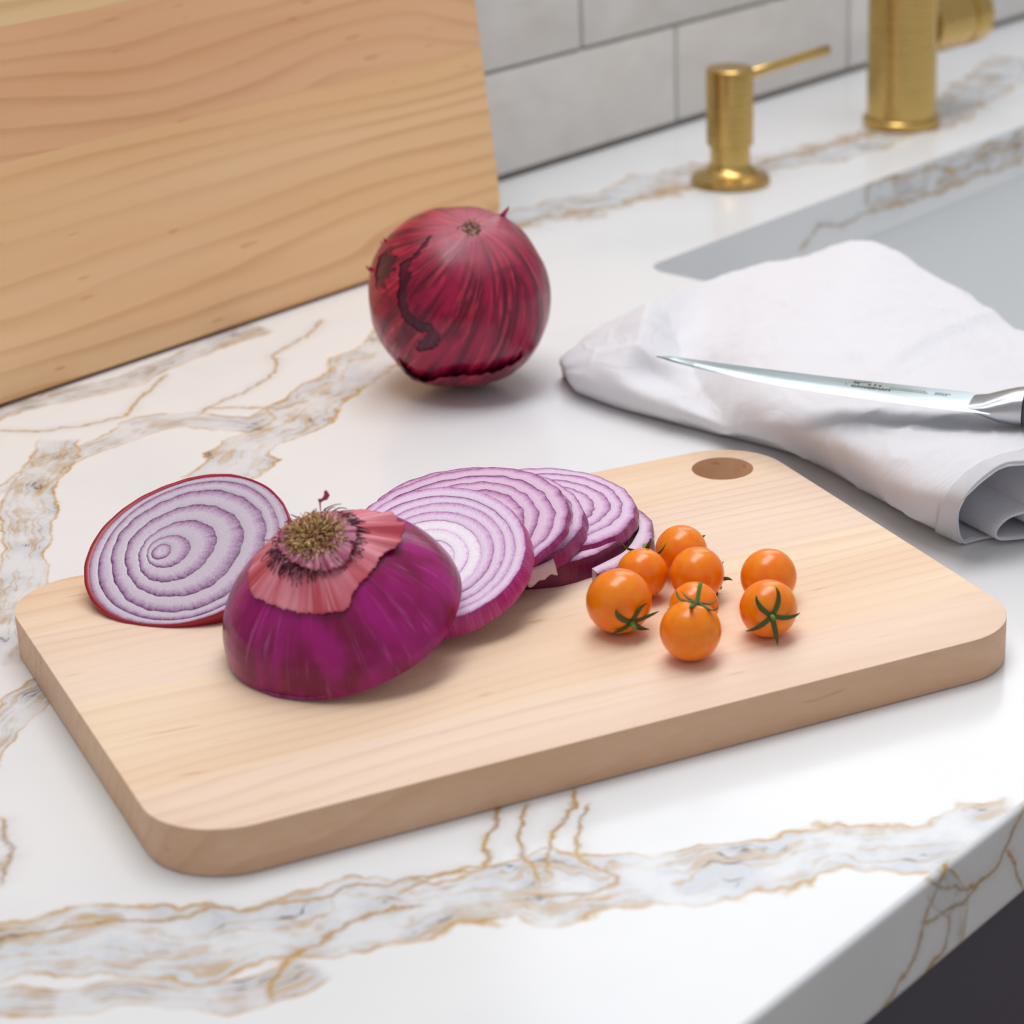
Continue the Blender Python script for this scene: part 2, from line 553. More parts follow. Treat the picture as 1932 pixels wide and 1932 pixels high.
def build_counter_top():
    def lines(*parts):
        v = np.unique(np.round(np.concatenate(parts), 5))
        keep = [v[0]]
        for q in v[1:]:
            if q - keep[-1] > 0.0004:
                keep.append(q)
        return np.array(keep)
    xs = lines(np.arange(0.06, 0.31, 0.02), np.arange(0.31, 1.06, 0.002), np.arange(1.06, 1.62, 0.004), np.arange(1.62, 2.6, 0.03), [SX0, SX1, SX0 + SR, SX1 - SR])
    ys = lines(np.arange(YF + 0.002, YW, 0.0022), [YW, SY0, SY1, SY0 + SR, SY1 - SR])
    # snap hole lines exactly
    for v, a in ((xs, SX0), (xs, SX1), (ys, SY0), (ys, SY1), (xs, SX0 + SR), (xs, SX1 - SR), (ys, SY0 + SR), (ys, SY1 - SR)):
        v[np.argmin(abs(v - a))] = a
    X, Y = np.meshgrid(xs, ys, indexing='ij')
    nx, ny = X.shape
    V = np.stack([X.ravel(), Y.ravel(), np.zeros(nx * ny)], 1)
    I = np.arange(nx * ny).reshape(nx, ny)
    cx = (xs[:-1] + xs[1:]) / 2
    cy = (ys[:-1] + ys[1:]) / 2
    CXg, CYg = np.meshgrid(cx, cy, indexing='ij')
    keep = ~((CXg > SX0) & (CXg < SX1) & (CYg > SY0) & (CYg < SY1))
    q = np.stack([I[:-1, :-1], I[1:, :-1], I[1:, 1:], I[:-1, 1:]], -1)[keep]
    V = V.tolist()
    F = q.tolist()
    for cxx, cyy, px, py, a0 in ((SX1 - SR, SY1 - SR, SX1, SY1, 0), (SX0 + SR, SY1 - SR, SX0, SY1, 90),
                                 (SX0 + SR, SY0 + SR, SX0, SY0, 180), (SX1 - SR, SY0 + SR, SX1, SY0, 270)):
        c0 = len(V)
        V.append([px, py, 0])
        for i in range(9):
            a = R(a0 + 90 * i / 8)
            V.append([cxx + SR * math.cos(a), cyy + SR * math.sin(a), 0])
        for i in range(8):
            F.append([c0, c0 + 2 + i, c0 + 1 + i, c0 + 1 + i])
    V = np.array(V)
    quads = [f for f in F if f[2] != f[3]]
    tris = [f[:3] for f in F if f[2] == f[3]]
    me = mesh_np(V, quads, MARBLE, smooth=False)
    # corner pieces
    bm = bmesh.new()
    bm.from_mesh(me)
    bm.verts.ensure_lookup_table()
    for f in tris:
        bm.faces.new([bm.verts[i] for i in f])
    bmesh.ops.recalc_face_normals(bm, faces=bm.faces[:])
    bm.to_mesh(me)
    bm.free()
    if me.polygons[0].normal.z < 0:
        me.flip_normals()
    co = np.zeros(len(me.vertices) * 3, np.float32)
    me.vertices.foreach_get('co', co)
    add_veins(me, co.reshape(-1, 3)[:, :2].astype(float), VEINS_TOP)
    link_obj('top_surface', me, counter)


build_counter_top()


def build_counter_edges():
    # front edge: eased arris, drop, underside lip
    prof = [(YF + 0.002, 0.0)]
    for i in range(1, 6):
        a = R(90 * i / 5)
        prof.append((YF + 0.002 - 0.002 * math.sin(a), -0.002 + 0.002 * math.cos(a)))
    for k in range(1, 16):
        prof.append((YF, -0.002 - (TH - 0.004) * k / 15))
    prof += [(YF + 0.002, -TH), (YF + 0.05, -TH)]
    xs = np.concatenate([np.arange(0.06, 0.44, 0.02), np.arange(0.44, 0.75, 0.002), np.arange(0.75, 2.6, 0.03)])
    V, P2 = [], []
    for x in xs:
        for y, z in prof:
            V.append((x, y, z))
            P2.append((x, z))
    q = np.array(grid_quads(len(xs), len(prof)))[:, ::-1]
    me = mesh_np(V, q, MARBLE)
    add_veins(me, np.array(P2), VEINS_FRONT)
    link_obj('front_edge', me, counter)
    # cut-out edge
    pts = rrect(SX0, SX1, SY0, SY1, SR)
    dense = []
    for a, b in zip(pts, pts[1:] + pts[:1]):
        L = math.dist(a, b)
        k = max(1, int(L / 0.004))
        for i in range(k):
            dense.append((a[0] + (b[0] - a[0]) * i / k, a[1] + (b[1] - a[1]) * i / k))
    V, P2 = [], []
    nz = 16
    for x, y in dense:
        for j in range(nz):
            z = -TH * j / (nz - 1)
            V.append((x, y, z))
            P2.append((x if y > 0.7 else 0.0, z))
    q = np.array(grid_quads(len(dense), nz, True))
    me = mesh_np(V, q, MARBLE)
    add_veins(me, np.array(P2), VEINS_SINK)
    link_obj('sink_cutout_edge', me, counter)


build_counter_edges()

# ------------------------------------------------------------------ wall, tiles, window, floor, cabinet, sink
GROUT, t_, b_ = new_mat('grey_grout', lin('6F6A67'), 0.9)
t_.put(b_.inputs['Base Color'], t_.mix(t_.noise(t_.objco(), 200, 2), lin('95918D'), lin('A9A5A1')))
PAINT, _, _ = new_mat('wall_paint', lin('D9D7D3'), 0.8)

wx0, wx1 = 0.1, 2.6
ox0, ox1, oz0, oz1 = 1.05, 2.41, 0.45, 1.45     # window opening above the sink
yb = YW + 0.0025
bm = bmesh.new()
box_bm(bm, wx0, wx1, yb, yb + 0.10, -0.9, oz0)
n_low = len(bm.faces)
for a in ((wx0, ox0, yb, yb + 0.10, oz0, oz1), (ox1, wx1, yb, yb + 0.10, oz0, oz1), (wx0, wx1, yb, yb + 0.10, oz1, 1.9)):
    box_bm(bm, *a)
for i, f in enumerate(bm.faces):
    f.material_index = 0 if i < n_low else 1
wm = bm_mesh(bm, GROUT)
wm.materials.append(PAINT)
wall = link_obj('wall_back', wm)
tag(wall, 'kitchen wall behind the counter with stacked pale tile courses', None, kind='structure')

TILE, t_, b_ = new_mat('glazed_white_tile', lin('C9C6C2'), 0.22, spec=0.5)
oi = t_.n('ShaderNodeObjectInfo').outputs['Random']
co = t_.objco()
mot = t_.noise(t_.vmath('ADD', co, t_.comb(t_.math('MULTIPLY', oi, 37.0), 0.0, t_.math('MULTIPLY', oi, 11.0))), 22, 3, 0.6)
c = t_.ramp(mot, [(0.3, lin('DAD7D4')), (0.7, lin('E8E6E4'))])
c = t_.mix(t_.math('MULTIPLY', oi, 0.35), c, lin('DAD4CC'))
t_.put(b_.inputs['Base Color'], c)
wv = t_.noise(t_.vmath('ADD', t_.scale(co, (1, 1, 1.6)), t_.comb(t_.math('MULTIPLY', oi, 17.0), 0.0, 0.0)), 26, 2, 0.5)
t_.put(b_.inputs['Normal'], t_.bump(wv, 0.5, 0.004))

TW, THH, JT = 0.2032, 0.0645, 0.0022
tile_me = box_mesh(-(TW - JT * 1.5) / 2, (TW - JT * 1.5) / 2, 0, 0.008, 0, THH - JT, TILE, 0.0009, 2)
for row in range(7):
    off = 1.256 + JT / 2 + (0 if row % 2 == 0 else -0.0955)
    for k in range(-4, 6):
        xc = off + k * TW + TW / 2
        if xc < 0.55 or xc > 2.35:
            continue
        rx = random.Random(row * 31 + k)
        o = link_obj('tile', tile_me, wall, (xc, YW + rx.uniform(-0.0003, 0.0003), 0.0042 + row * THH))
        o.rotation_euler = (R(rx.uniform(-0.15, 0.15)), 0, R(rx.uniform(-0.12, 0.12)))

FRAME, _, _ = new_mat('window_frame_paint', lin('ECECEA'), 0.4)
bm = bmesh.new()
fw_ = 0.035
for a in ((ox0, ox1, yb + 0.02, yb + 0.06, oz0, oz0 + fw_), (ox0, ox1, yb + 0.02, yb + 0.06, oz1 - fw_, oz1),
          (ox0, ox0 + fw_, yb + 0.02, yb + 0.06, oz0 + fw_, oz1 - fw_), (ox1 - fw_, ox1, yb + 0.02, yb + 0.06, oz0 + fw_, oz1 - fw_)):
    box_bm(bm, *a)
wn = link_obj('window_1', bm_mesh(bm, FRAME))
tag(wn, 'painted window frame above the sink', None, kind='structure')

FLOOR, t_, b_ = new_mat('floor_board', lin('8A7A6A'), 0.6)
t_.put(b_.inputs['Base Color'], t_.mix(t_.noise(t_.scale(t_.objco(), (1, 12, 1)), 4, 3), lin('8A7A6A'), lin('A39382')))
fl = link_obj('floor', box_mesh(-1.5, 3.2, -1.6, YW, -0.92, -0.90, FLOOR))
tag(fl, 'plain floor in front of the cabinets', None, kind='structure')

NAVY, t_, b_ = new_mat('dark_navy_lacquer', lin('3A3641'), 0.5)
t_.put(b_.inputs['Base Color'], t_.mix(t_.noise(t_.objco(), 8, 2), lin('423D4C'), lin('484353')))
cab = empty('base_cabinet', (0.1, 0.36, -0.9))
tag(cab, 'dark navy base cabinet under the marble countertop', 'cabinet')
CX0, CX1 = 0.12, 2.56
bm = bmesh.new()
for a in ((CX0, CX1, 0.362, 0.372, -0.78, -TH), (CX0, CX0 + 0.018, 0.372, YW - 0.01, -0.78, -TH - 0.002), (CX1 - 0.018, CX1, 0.372, YW - 0.01, -0.78, -TH - 0.002),
          (CX0, CX1, 0.42, 0.43, -0.9, -0.78), (CX0, CX1, 0.372, YW - 0.01, -0.78, -0.76)):
    box_bm(bm, a[0] - 0.1, a[1] - 0.1, a[2] - 0.36, a[3] - 0.36, a[4] + 0.9, a[5] + 0.9)
link_obj('body', bm_mesh(bm, NAVY), cab)
nd_ = 4
dw = (CX1 - CX0) / nd_
for i in range(nd_):
    me = box_mesh(CX0 + i * dw + 0.0015 - 0.1, CX0 + (i + 1) * dw - 0.0015 - 0.1, 0.341 - 0.36, 0.3615 - 0.36, -0.775 + 0.9, -TH - 0.004 + 0.9, NAVY, 0.0012, 2)
    link_obj('door', me, cab)

SINKM, t_, b_ = new_mat('white_fireclay', lin('D7DADC'), 0.28)
t_.put(b_.inputs['Base Color'], t_.mix(t_.noise(t_.objco(), 6, 2), lin('E6E8EA'), lin('ECEEEF')))
sink = empty('kitchen_sink', ((SX0 + SX1) / 2, (SY0 + SY1) / 2, -0.26))
tag(sink, 'white undermount kitchen sink behind the folded towel', 'sink')
sx, sy, sz = (SX0 + SX1) / 2, (SY0 + SY1) / 2, -0.26
bm = bmesh.new()
levels = [(0.030, -TH - 0.0005, 0.03), (0.004, -TH - 0.0005, 0.018), (0.004, -0.06, 0.018), (0.0, -0.20, 0.02), (-0.006, -0.225, 0.026), (-0.02, -0.238, 0.04), (-0.05, -0.243, 0.06)]
prev = None
for off, z, r in levels:
    ring = [bm.verts.new((x - sx, y - sy, z - sz)) for x, y in rrect(SX0 - off, SX1 + off, SY0 - off, SY1 + off, max(r, 0.006))]
    if prev:
        n = len(ring)
        for i in range(n):
            bm.faces.new((prev[i], prev[(i + 1) % n], ring[(i + 1) % n], ring[i]))
    prev = ring
bm.faces.new(prev)
bs = bm_mesh(bm, SINKM, smooth=True, angle=50)
bo = link_obj('basin', bs, sink)
md = bo.modifiers.new('wall', 'SOLIDIFY')
md.thickness = 0.008
md.offset = -1 if bs.polygons[0].normal.z > 0 else 1
DR, _, _ = new_mat('drain_steel', lin('B9BCBE'), 0.3, 1.0)
link_obj('drain', lathe([(0.042, 0.0175), (0.042, 0.0195), (0.032, 0.0195), (0.028, 0.0178), (0.01, 0.0176)], 40, DR), sink)

# ------------------------------------------------------------------ wood
def make_wood(name, light, mid, dark, seed, ring=220.0, wob=0.5, contrast=0.5, fine=0.35, rough=0.5, tilt=0.0, lowx=3.2, side_shade=(0.86, 0.72, 0.58, 1.0)):
    m, t, b = new_mat(name, rough=rough, spec=0.35)
    co = t.vmath('ADD', t.objco(), (seed * 0.731, seed * 0.377, seed * 0.193))
    x, y, z = t.sep(co)
    low = t.noise(t.scale(co, (lowx, 9.0, 9.0)), 1.0, 2.0, 0.5, 0.0)
    low2 = t.noise(t.scale(co, (14.0, 40.0, 40.0)), 1.0, 2.0, 0.5)
    v = t.math('ADD', t.math('MULTIPLY', t.math('ADD', y, t.math('MULTIPLY', x, tilt)), ring),
               t.math('ADD', t.math('MULTIPLY', low, ring * wob * 0.1), t.math('MULTIPLY', low2, ring * 0.004)))
    v = t.math('ADD', v, t.math('MULTIPLY', z, ring * 0.6))
    fr = t.math('FRACT', v)
    line = t.math('MULTIPLY', t.math('POWER', t.maprange(fr, 0.35, 0.93), 2.0), t.maprange(fr, 1.0, 0.95))
    streak = t.noise(t.scale(co, (18.0, 420.0, 420.0)), 1.0, 3.0, 0.6)
    broad = t.noise(t.scale(co, (2.5, 24.0, 24.0)), 1.0, 3.0, 0.55)
    c = t.mix(t.maprange(broad, 0.3, 0.7), light, mid)
    amp = t.maprange(t.noise(t.scale(co, (5, 20, 20)), 1.0, 1.0), 0.3, 0.65, 0.25, 1.0)
    c = t.mix(t.math('MULTIPLY', t.math('MULTIPLY', line, amp), contrast, clamp=True), c, dark)
    c = t.mix(t.math('MULTIPLY', t.maprange(streak, 0.45, 0.75), fine), c, mid)
    fleck = t.noise(t.scale(co, (40.0, 230.0, 230.0)), 1.0, 1.0, 0.5)
    c = t.mix(t.math('MULTIPLY', t.maprange(fleck, 0.72, 0.80), 0.5), c, dark)
    # painted shade: side faces are tinted darker and browner than the flat face
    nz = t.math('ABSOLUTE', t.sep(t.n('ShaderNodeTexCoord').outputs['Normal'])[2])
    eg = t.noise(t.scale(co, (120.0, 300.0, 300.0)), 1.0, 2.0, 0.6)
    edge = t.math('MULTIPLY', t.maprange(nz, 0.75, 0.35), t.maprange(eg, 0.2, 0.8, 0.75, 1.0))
    c = t.mix(edge, c, t.mix(1.0, c, side_shade, 'MULTIPLY'))
    t.put(b.inputs['Base Color'], c)
    t.put(b.inputs['Roughness'], t.math('ADD', rough - 0.05, t.math('MULTIPLY', streak, 0.15)))
    t.put(b.inputs['Normal'], t.bump(streak, 0.08, 0.0004))
    return m


def board_solid(w, h, th, r_corner, ease, hole=None, nseg=12, ease_seg=3):
    """solid board, length w along x, width h along y, thickness th along z from 0; rounded corners, eased edges, optional finger hole"""
    bm = bmesh.new()
    pts = rrect(-w / 2, w / 2, -h / 2, h / 2, r_corner, nseg)
    top = [bm.verts.new((x, y, th)) for x, y in pts]
    edges = [bm.edges.new((top[i], top[(i + 1) % len(top)])) for i in range(len(top))]
    if hole:
        hx, hy, hr = hole
        hv = [bm.verts.new((hx + hr * math.cos(2 * math.pi * i / 48), hy + hr * math.sin(2 * math.pi * i / 48), th)) for i in range(48)]
        edges += [bm.edges.new((hv[i], hv[(i + 1) % 48])) for i in range(48)]
    bmesh.ops.triangle_fill(bm, edges=edges, use_beauty=True)
    faces = bm.faces[:]
    ret = bmesh.ops.extrude_face_region(bm, geom=faces)
    vs = [g for g in ret['geom'] if isinstance(g, bmesh.types.BMVert)]
    for v in vs:
        v.co.z = 0.0
    bmesh.ops.recalc_face_normals(bm, faces=bm.faces[:])
    rim = [e for e in bm.edges if len(e.link_faces) == 2 and abs(e.link_faces[0].normal.z - e.link_faces[1].normal.z) > 0.5]
    bmesh.ops.bevel(bm, geom=rim, offset=ease, segments=ease_seg, affect='EDGES', profile=0.5, clamp_overlap=True)
    return bm


def split_staves(bm, cuts):
    """cut the board with planes y = c and return one bmesh per stave"""
    out = []
    lim = [-9] + list(cuts) + [9]
    for a, b in zip(lim, lim[1:]):
        bb = bm.copy()
        for c, nrm in ((a, -1), (b, 1)):
            if abs(c) > 5:
                continue
            res = bmesh.ops.bisect_plane(bb, geom=bb.verts[:] + bb.edges[:] + bb.faces[:], plane_co=(0, c, 0), plane_no=(0, nrm, 0), clear_outer=True)
            ce = [e for e in res['geom_cut'] if isinstance(e, bmesh.types.BMEdge)]
            try:
                bmesh.ops.edgeloop_fill(bb, edges=ce)
            except Exception:
                pass
        out.append(bb)
    bm.free()
    return out


# the cutting board that lies on the counter
BT = 0.0165
ang = R(-24.65)
uu = Vector((math.cos(ang), math.sin(ang), 0))
vv = Vector((-math.sin(ang), math.cos(ang), 0))
BU, BV = (0.1537 + 0.4655) / 2, (0.6292 + 0.8385) / 2
bc = uu * BU + vv * BV
board = empty('cutting_board', (bc.x, bc.y, 0.0004), Quaternion((0, 0, 1), ang))
tag(board, 'pale maple cutting board with a finger hole holding the cut onion and tomatoes', 'cutting board')
bmb = board_solid(0.4655 - 0.1537, 0.8385 - 0.6292, BT - 0.0004, 0.027, 0.0013, hole=(0.4412 - BU, 0.8165 - BV, 0.0126))
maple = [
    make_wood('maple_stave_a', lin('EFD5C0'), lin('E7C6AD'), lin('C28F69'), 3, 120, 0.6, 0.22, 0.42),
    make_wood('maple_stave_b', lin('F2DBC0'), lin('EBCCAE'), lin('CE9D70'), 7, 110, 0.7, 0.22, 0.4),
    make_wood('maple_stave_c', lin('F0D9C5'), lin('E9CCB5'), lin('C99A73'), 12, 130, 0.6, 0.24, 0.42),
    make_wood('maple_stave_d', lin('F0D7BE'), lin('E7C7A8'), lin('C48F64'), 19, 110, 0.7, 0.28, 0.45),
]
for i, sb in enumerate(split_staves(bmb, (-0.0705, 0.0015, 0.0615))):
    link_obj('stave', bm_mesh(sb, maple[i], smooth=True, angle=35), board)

# the tall board that leans on the wall
lean = R(6.4)
TBX0, TBX1, TBH, TBT = 0.46, 0.988, 0.60, 0.019
tall = empty('leaning_cutting_board', ((TBX0 + TBX1) / 2, 0.8957, 0.0022))
tall.rotation_euler = (R(90) - lean, 0, 0)
tag(tall, 'large upright maple cutting board leaning against the tiled wall', 'cutting board')
bmt = board_solid(TBX1 - TBX0, TBH, TBT, 0.024, 0.0042, nseg=12, ease_seg=3)
bmesh.ops.translate(bmt, verts=bmt.verts[:], vec=(0, TBH / 2, -TBT))
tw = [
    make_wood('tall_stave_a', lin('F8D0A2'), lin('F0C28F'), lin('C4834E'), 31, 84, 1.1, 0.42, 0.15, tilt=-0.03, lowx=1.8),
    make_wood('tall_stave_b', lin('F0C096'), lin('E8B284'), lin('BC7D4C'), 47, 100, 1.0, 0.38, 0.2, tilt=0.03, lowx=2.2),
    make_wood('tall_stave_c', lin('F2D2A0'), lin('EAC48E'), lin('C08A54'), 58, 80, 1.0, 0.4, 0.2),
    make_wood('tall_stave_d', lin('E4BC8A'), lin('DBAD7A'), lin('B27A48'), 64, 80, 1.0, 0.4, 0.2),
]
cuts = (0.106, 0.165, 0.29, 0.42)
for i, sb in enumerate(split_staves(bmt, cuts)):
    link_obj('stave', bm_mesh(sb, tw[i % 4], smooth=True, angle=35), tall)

# ------------------------------------------------------------------ brass fittings
BRASS, t_, b_ = new_mat('brushed_brass', lin('B98F45'), 0.26, 1.0)
nz_ = t_.noise(t_.scale(t_.objco(), (30, 30, 500)), 1.0, 2.0, 0.6)
t_.put(b_.inputs['Base Color'], t_.mix(nz_, lin('C2A05A'), lin('D2B271')))
t_.put(b_.inputs['Roughness'], t_.math('ADD', 0.2, t_.math('MULTIPLY', nz_, 0.16)))

disp = empty('soap_dispenser', (1.1603, 0.8656, 0.0003))
tag(disp, 'short brushed brass soap dispenser with a thin spout', 'soap dispenser')
link_obj('base_flange', lathe([(0.0236, 0), (0.0243, 0.0006), (0.0243, 0.0030), (0.0236, 0.0042), (0.0180, 0.0066), (0.0150, 0.0082), (0.0128, 0.0108), (0.0122, 0.0122)], 64, BRASS), disp)
link_obj('neck', lathe([(0.0121, 0.0122), (0.0121, 0.0235)], 64, BRASS), disp)
link_obj('pump_head', lathe([(0.0128, 0.0232), (0.0142, 0.0240), (0.0143, 0.0690), (0.0141, 0.0700), (0.0134, 0.0706), (0.010, 0.0708)], 64, BRASS), disp)
V, F = [], []
dirs = Vector((math.cos(R(-8)), math.sin(R(-8)), 0.06)).normalized()
p0 = Vector((0.010, 0, 0.0632))
tube_into(V, F, [p0 + dirs * s for s in (0, 0.03, 0.06, 0.0785, 0.0793)], [0.0031] * 4 + [0.0025], sides=20)
link_obj('spout', mesh_from(V, F, BRASS), disp)

fau = empty('kitchen_faucet', (1.349, 0.8638, 0.0003))
tag(fau, 'tall brushed brass kitchen faucet with a side handle', 'faucet')
link_obj('base_ring', lathe([(0.0252, 0), (0.0258, 0.0007), (0.0258, 0.0050), (0.0250, 0.0060), (0.0236, 0.0062)], 72, BRASS), fau)
link_obj('body', lathe([(0.0231, 0.0062), (0.0231, 0.300), (0.0225, 0.306), (0.019, 0.308)], 72, BRASS), fau)
# side handle: short horizontal barrel with an end ring
hb = lathe([(0.0212, 0.015), (0.0212, 0.0560), (0.0196, 0.0568), (0.0196, 0.0596), (0.0212, 0.0604), (0.0212, 0.076), (0.0202, 0.0774), (0.016, 0.0778)], 64, BRASS)
hd = link_obj('handle_barrel', hb, fau, (0, 0, 0.0635))
hd.rotation_euler = (0, R(90), R(-3))
V, F = [], []
tube_into(V, F, [Vector((0.06, -0.002, 0.083)), Vector((0.064, -0.002, 0.12)), Vector((0.069, -0.002, 0.16))], [0.004, 0.0038, 0.0036], sides=16)
link_obj('lever', mesh_from(V, F, BRASS), fau)
# spout arch above the picture
V, F = [], []
pth = [Vector((0, 0, 0.306))]
for i in range(13):
    a = math.pi * i / 12
    pth.append(Vector((0, -0.09 + 0.09 * math.cos(a), 0.36 + 0.09 * math.sin(a))))
pth.append(Vector((0, -0.18, 0.30)))
tube_into(V, F, pth, [0.012] * len(pth), nrm=Vector((1, 0, 0)), sides=24)
link_obj('spout', mesh_from(V, F, BRASS), fau)

# ------------------------------------------------------------------ onion materials
def make_flesh(name, pale, mid, rimc, linec, skin, skin2, sss=0.25):
    """layer colour from 'rt': -0.2 inner wall, 0..1 across the cut layer, >1 the outer skin side"""
    m, t, b = new_mat(name, rough=0.32, spec=0.5, sss=sss, sss_r=(1.0, 0.6, 0.8), sss_s=0.0025)
    rt = t.attr('rt')
    co = t.objco()
    nz = t.noise(co, 900.0, 2.0, 0.6)
    ph = t.attr('ph')
    fib = t.noise(t.comb(t.math('MULTIPLY', ph, 14.0), t.math('MULTIPLY', rt, 0.7), 0.0), 1.0, 2.0, 0.5)
    x = t.math('ADD', rt, t.math('MULTIPLY', t.math('SUBTRACT', fib, 0.5), 0.30))
    jag = t.math('ADD', x, t.math('MULTIPLY', t.math('SUBTRACT', nz, 0.5), 0.25))
    # work in 0..1 ramp space: (rt + 0.5) / 2
    top = t.ramp(t.math('DIVIDE', t.math('ADD', jag, 0.5), 2.0),
                 [(0.10, mid), (0.20, pale), (0.30, pale), (0.48, pale), (0.62, mid), (0.715, rimc), (0.75, linec)])
    st = t.noise(t.comb(t.math('MULTIPLY', ph, 30.0), t.math('MULTIPLY', rt, 1.2), 2.0), 1.0, 3.0, 0.6)
    side = t.mix(t.maprange(st, 0.42, 0.72), skin, skin2)
    c = t.mix(t.maprange(rt, 1.02, 1.12, smooth=False), top, side)
    t.put(b.inputs['Base Color'], c)
    glit = t.noise(co, 2600.0, 1.0, 0.5)
    t.put(b.inputs['Roughness'], t.maprange(glit, 0.35, 0.65, 0.16, 0.5))
    t.put(b.inputs['Normal'], t.bump(t.noise(co, 1500.0, 2.0, 0.6), 0.35, 0.0005))
    return m


FLESH = make_flesh('red_onion_slice_flesh', lin('DCBDD9'), lin('C391BF'), lin('965490'), lin('6E2258'), lin('8C1462'), lin('A83C84'))
FLESH_A = make_flesh('red_onion_front_slice_flesh', lin('E2C8E2'), lin('D0A4D0'), lin('B479B0'), lin('8A447F'), lin('AE1A78'), lin('C8509E'))
FLESH_A0 = make_flesh('pale_onion_heart_flesh', lin('F2E8F2'), lin('EEDCEE'), lin('E2BEE2'), lin('CC94C8'), lin('A0196E'), lin('C2559E'))
FLESH_L = make_flesh('red_onion_cut_end_flesh', lin('CDBECE'), lin('B293B3'), lin('8A5988'), lin('5A2656'), lin('8A0F2C'), lin('6E0A26'))
FLESH_E = make_flesh('dark_onion_ring_flesh', lin('E2CCDC'), lin('C99CBF'), lin('9A558C'), lin('6B1B55'), lin('6E0E3E'), lin('84215A'))


def ring_bound(f, Rr, seed, lob=0.02, scal=0.012, flat=(1.0, 1.0)):
    rnd = random.Random(seed)
    ph = [rnd.uniform(0, 6.28) for _ in range(6)]
    k2 = rnd.choice([13, 15, 17])
    k3 = rnd.choice([23, 27, 31])

    def fn(a):
        s = 1 + lob * math.sin(2 * a + ph[0]) + lob * 0.6 * math.sin(3 * a + ph[1]) + lob * 0.35 * math.sin(5 * a + ph[2])
        s += scal * (0.5 * math.sin(k2 * a + ph[3] + 1.1 * math.sin(3 * a + ph[5])) + 0.35 * math.sin(k3 * a + ph[4] + 1.7 * math.sin(2 * a))) * min(1.0, 0.35 / max(f, 0.2) + 0.15)
        return Rr * f * s
    return fn


def ring_mesh(fin, fout, cin, cout, h, mat, a0=0.0, a1=2 * math.pi, n=120, taper=0.0, gap=-0.00004, bulge=0.00016, zlift=0.0, last=False, bottom=True):
    """one onion layer between two outlines; z=0 is the cut face, body hangs down to -h"""
    closed = abs(a1 - a0 - 2 * math.pi) < 1e-6
    V, RT, PH = [], [], []
    cols = n if closed else n + 1
    rad = [0.0, 0.06, 0.2, 0.4, 0.6, 0.8, 0.94, 1.0]
    per = None
    for i in range(cols):
        a = a0 + (a1 - a0) * i / n
        e = Vector((math.cos(a), math.sin(a), 0))
        ro = fout(a) - gap
        ri = (fin(a) + gap) if fin else 0.0
        Pi = Vector((cin[0], cin[1], 0)) + e * ri
        Po = Vector((cout[0], cout[1], 0)) + e * ro
        row = []
        # inner wall, bottom to top
        row.append((Pi + Vector((0, 0, -h)), -0.35))
        row.append((Pi + Vector((0, 0, -0.0004)), -0.3))
        for q in rad:
            p = Pi.lerp(Po, q)
            z = zlift + bulge * (1 - (2 * q - 1) ** 4) - 0.0001
            row.append((p + Vector((0, 0, z)), q))
        row.append((Po + e * (taper * 0.06) + Vector((0, 0, zlift - 0.00035)), 1.2))
        for k in (0.25, 0.5, 0.75, 1.0):
            row.append((Po + e * (taper * math.sin(k * math.pi / 2)) + Vector((0, 0, -h * k)), 1.25 + 0.2 * k))
        per = len(row)
        for p, r_ in row:
            V.append(p)
            RT.append(r_)
            PH.append(a)
    F = []
    for i in range(n if closed else n):
        i2 = (i + 1) % cols
        for j in range(per - 1):
            F.append((i * per + j, i * per + j + 1, i2 * per + j + 1, i2 * per + j))
        F.append((i * per + per - 1, i * per, i2 * per, i2 * per + per - 1))
    if not closed:
        F.append(tuple(range(per)))
        F.append(tuple(range((cols - 1) * per, cols * per))[::-1])
    me = mesh_from(V, F, mat)
    fattr(me, 'rt', RT)
    fattr(me, 'ph', PH)
    me.set_sharp_from_angle(angle=R(60))
    return me


def slice_rot(nrm, spin=0.0):
    return Vector((0, 0, 1)).rotation_difference(Vector(nrm)) @ Quaternion((0, 0, 1), spin)


def onion_slice(name, label, c, nrm, Rr, h, fr, seed, mat, off=(0, 0), taper=0.0015, lob=0.015, scal=0.02, spin=0.0, group='red onion slices fanned on the cutting board', skip=(), cat='onion slice', heart=None, nheart=0):
    root = empty(name, Vector(c), slice_rot(nrm, spin))
    tag(root, label, cat, group)
    bounds = [ring_bound(f, Rr, seed + 7 * i, lob * (1 if f > 0.9 else 1.4), scal) for i, f in enumerate(fr)]
    cen = [(off[0] * Rr * (1 - f), off[1] * Rr * (1 - f)) for f in fr]
    for i, f in enumerate(fr):
        if i in skip:
            continue
        fin = bounds[i - 1] if i > 0 else None
        cin = cen[i - 1] if i > 0 else cen[i]
        rnd = random.Random(seed * 3 + i)
        me = ring_mesh(fin, bounds[i], cin, cen[i], h, heart if i < nheart else mat, taper=taper if i == len(fr) - 1 else taper * 0.5 * f, zlift=rnd.uniform(-0.00025, 0.0002) if i < len(fr) - 1 else 0)
        link_obj('layer', me, root)
    return root


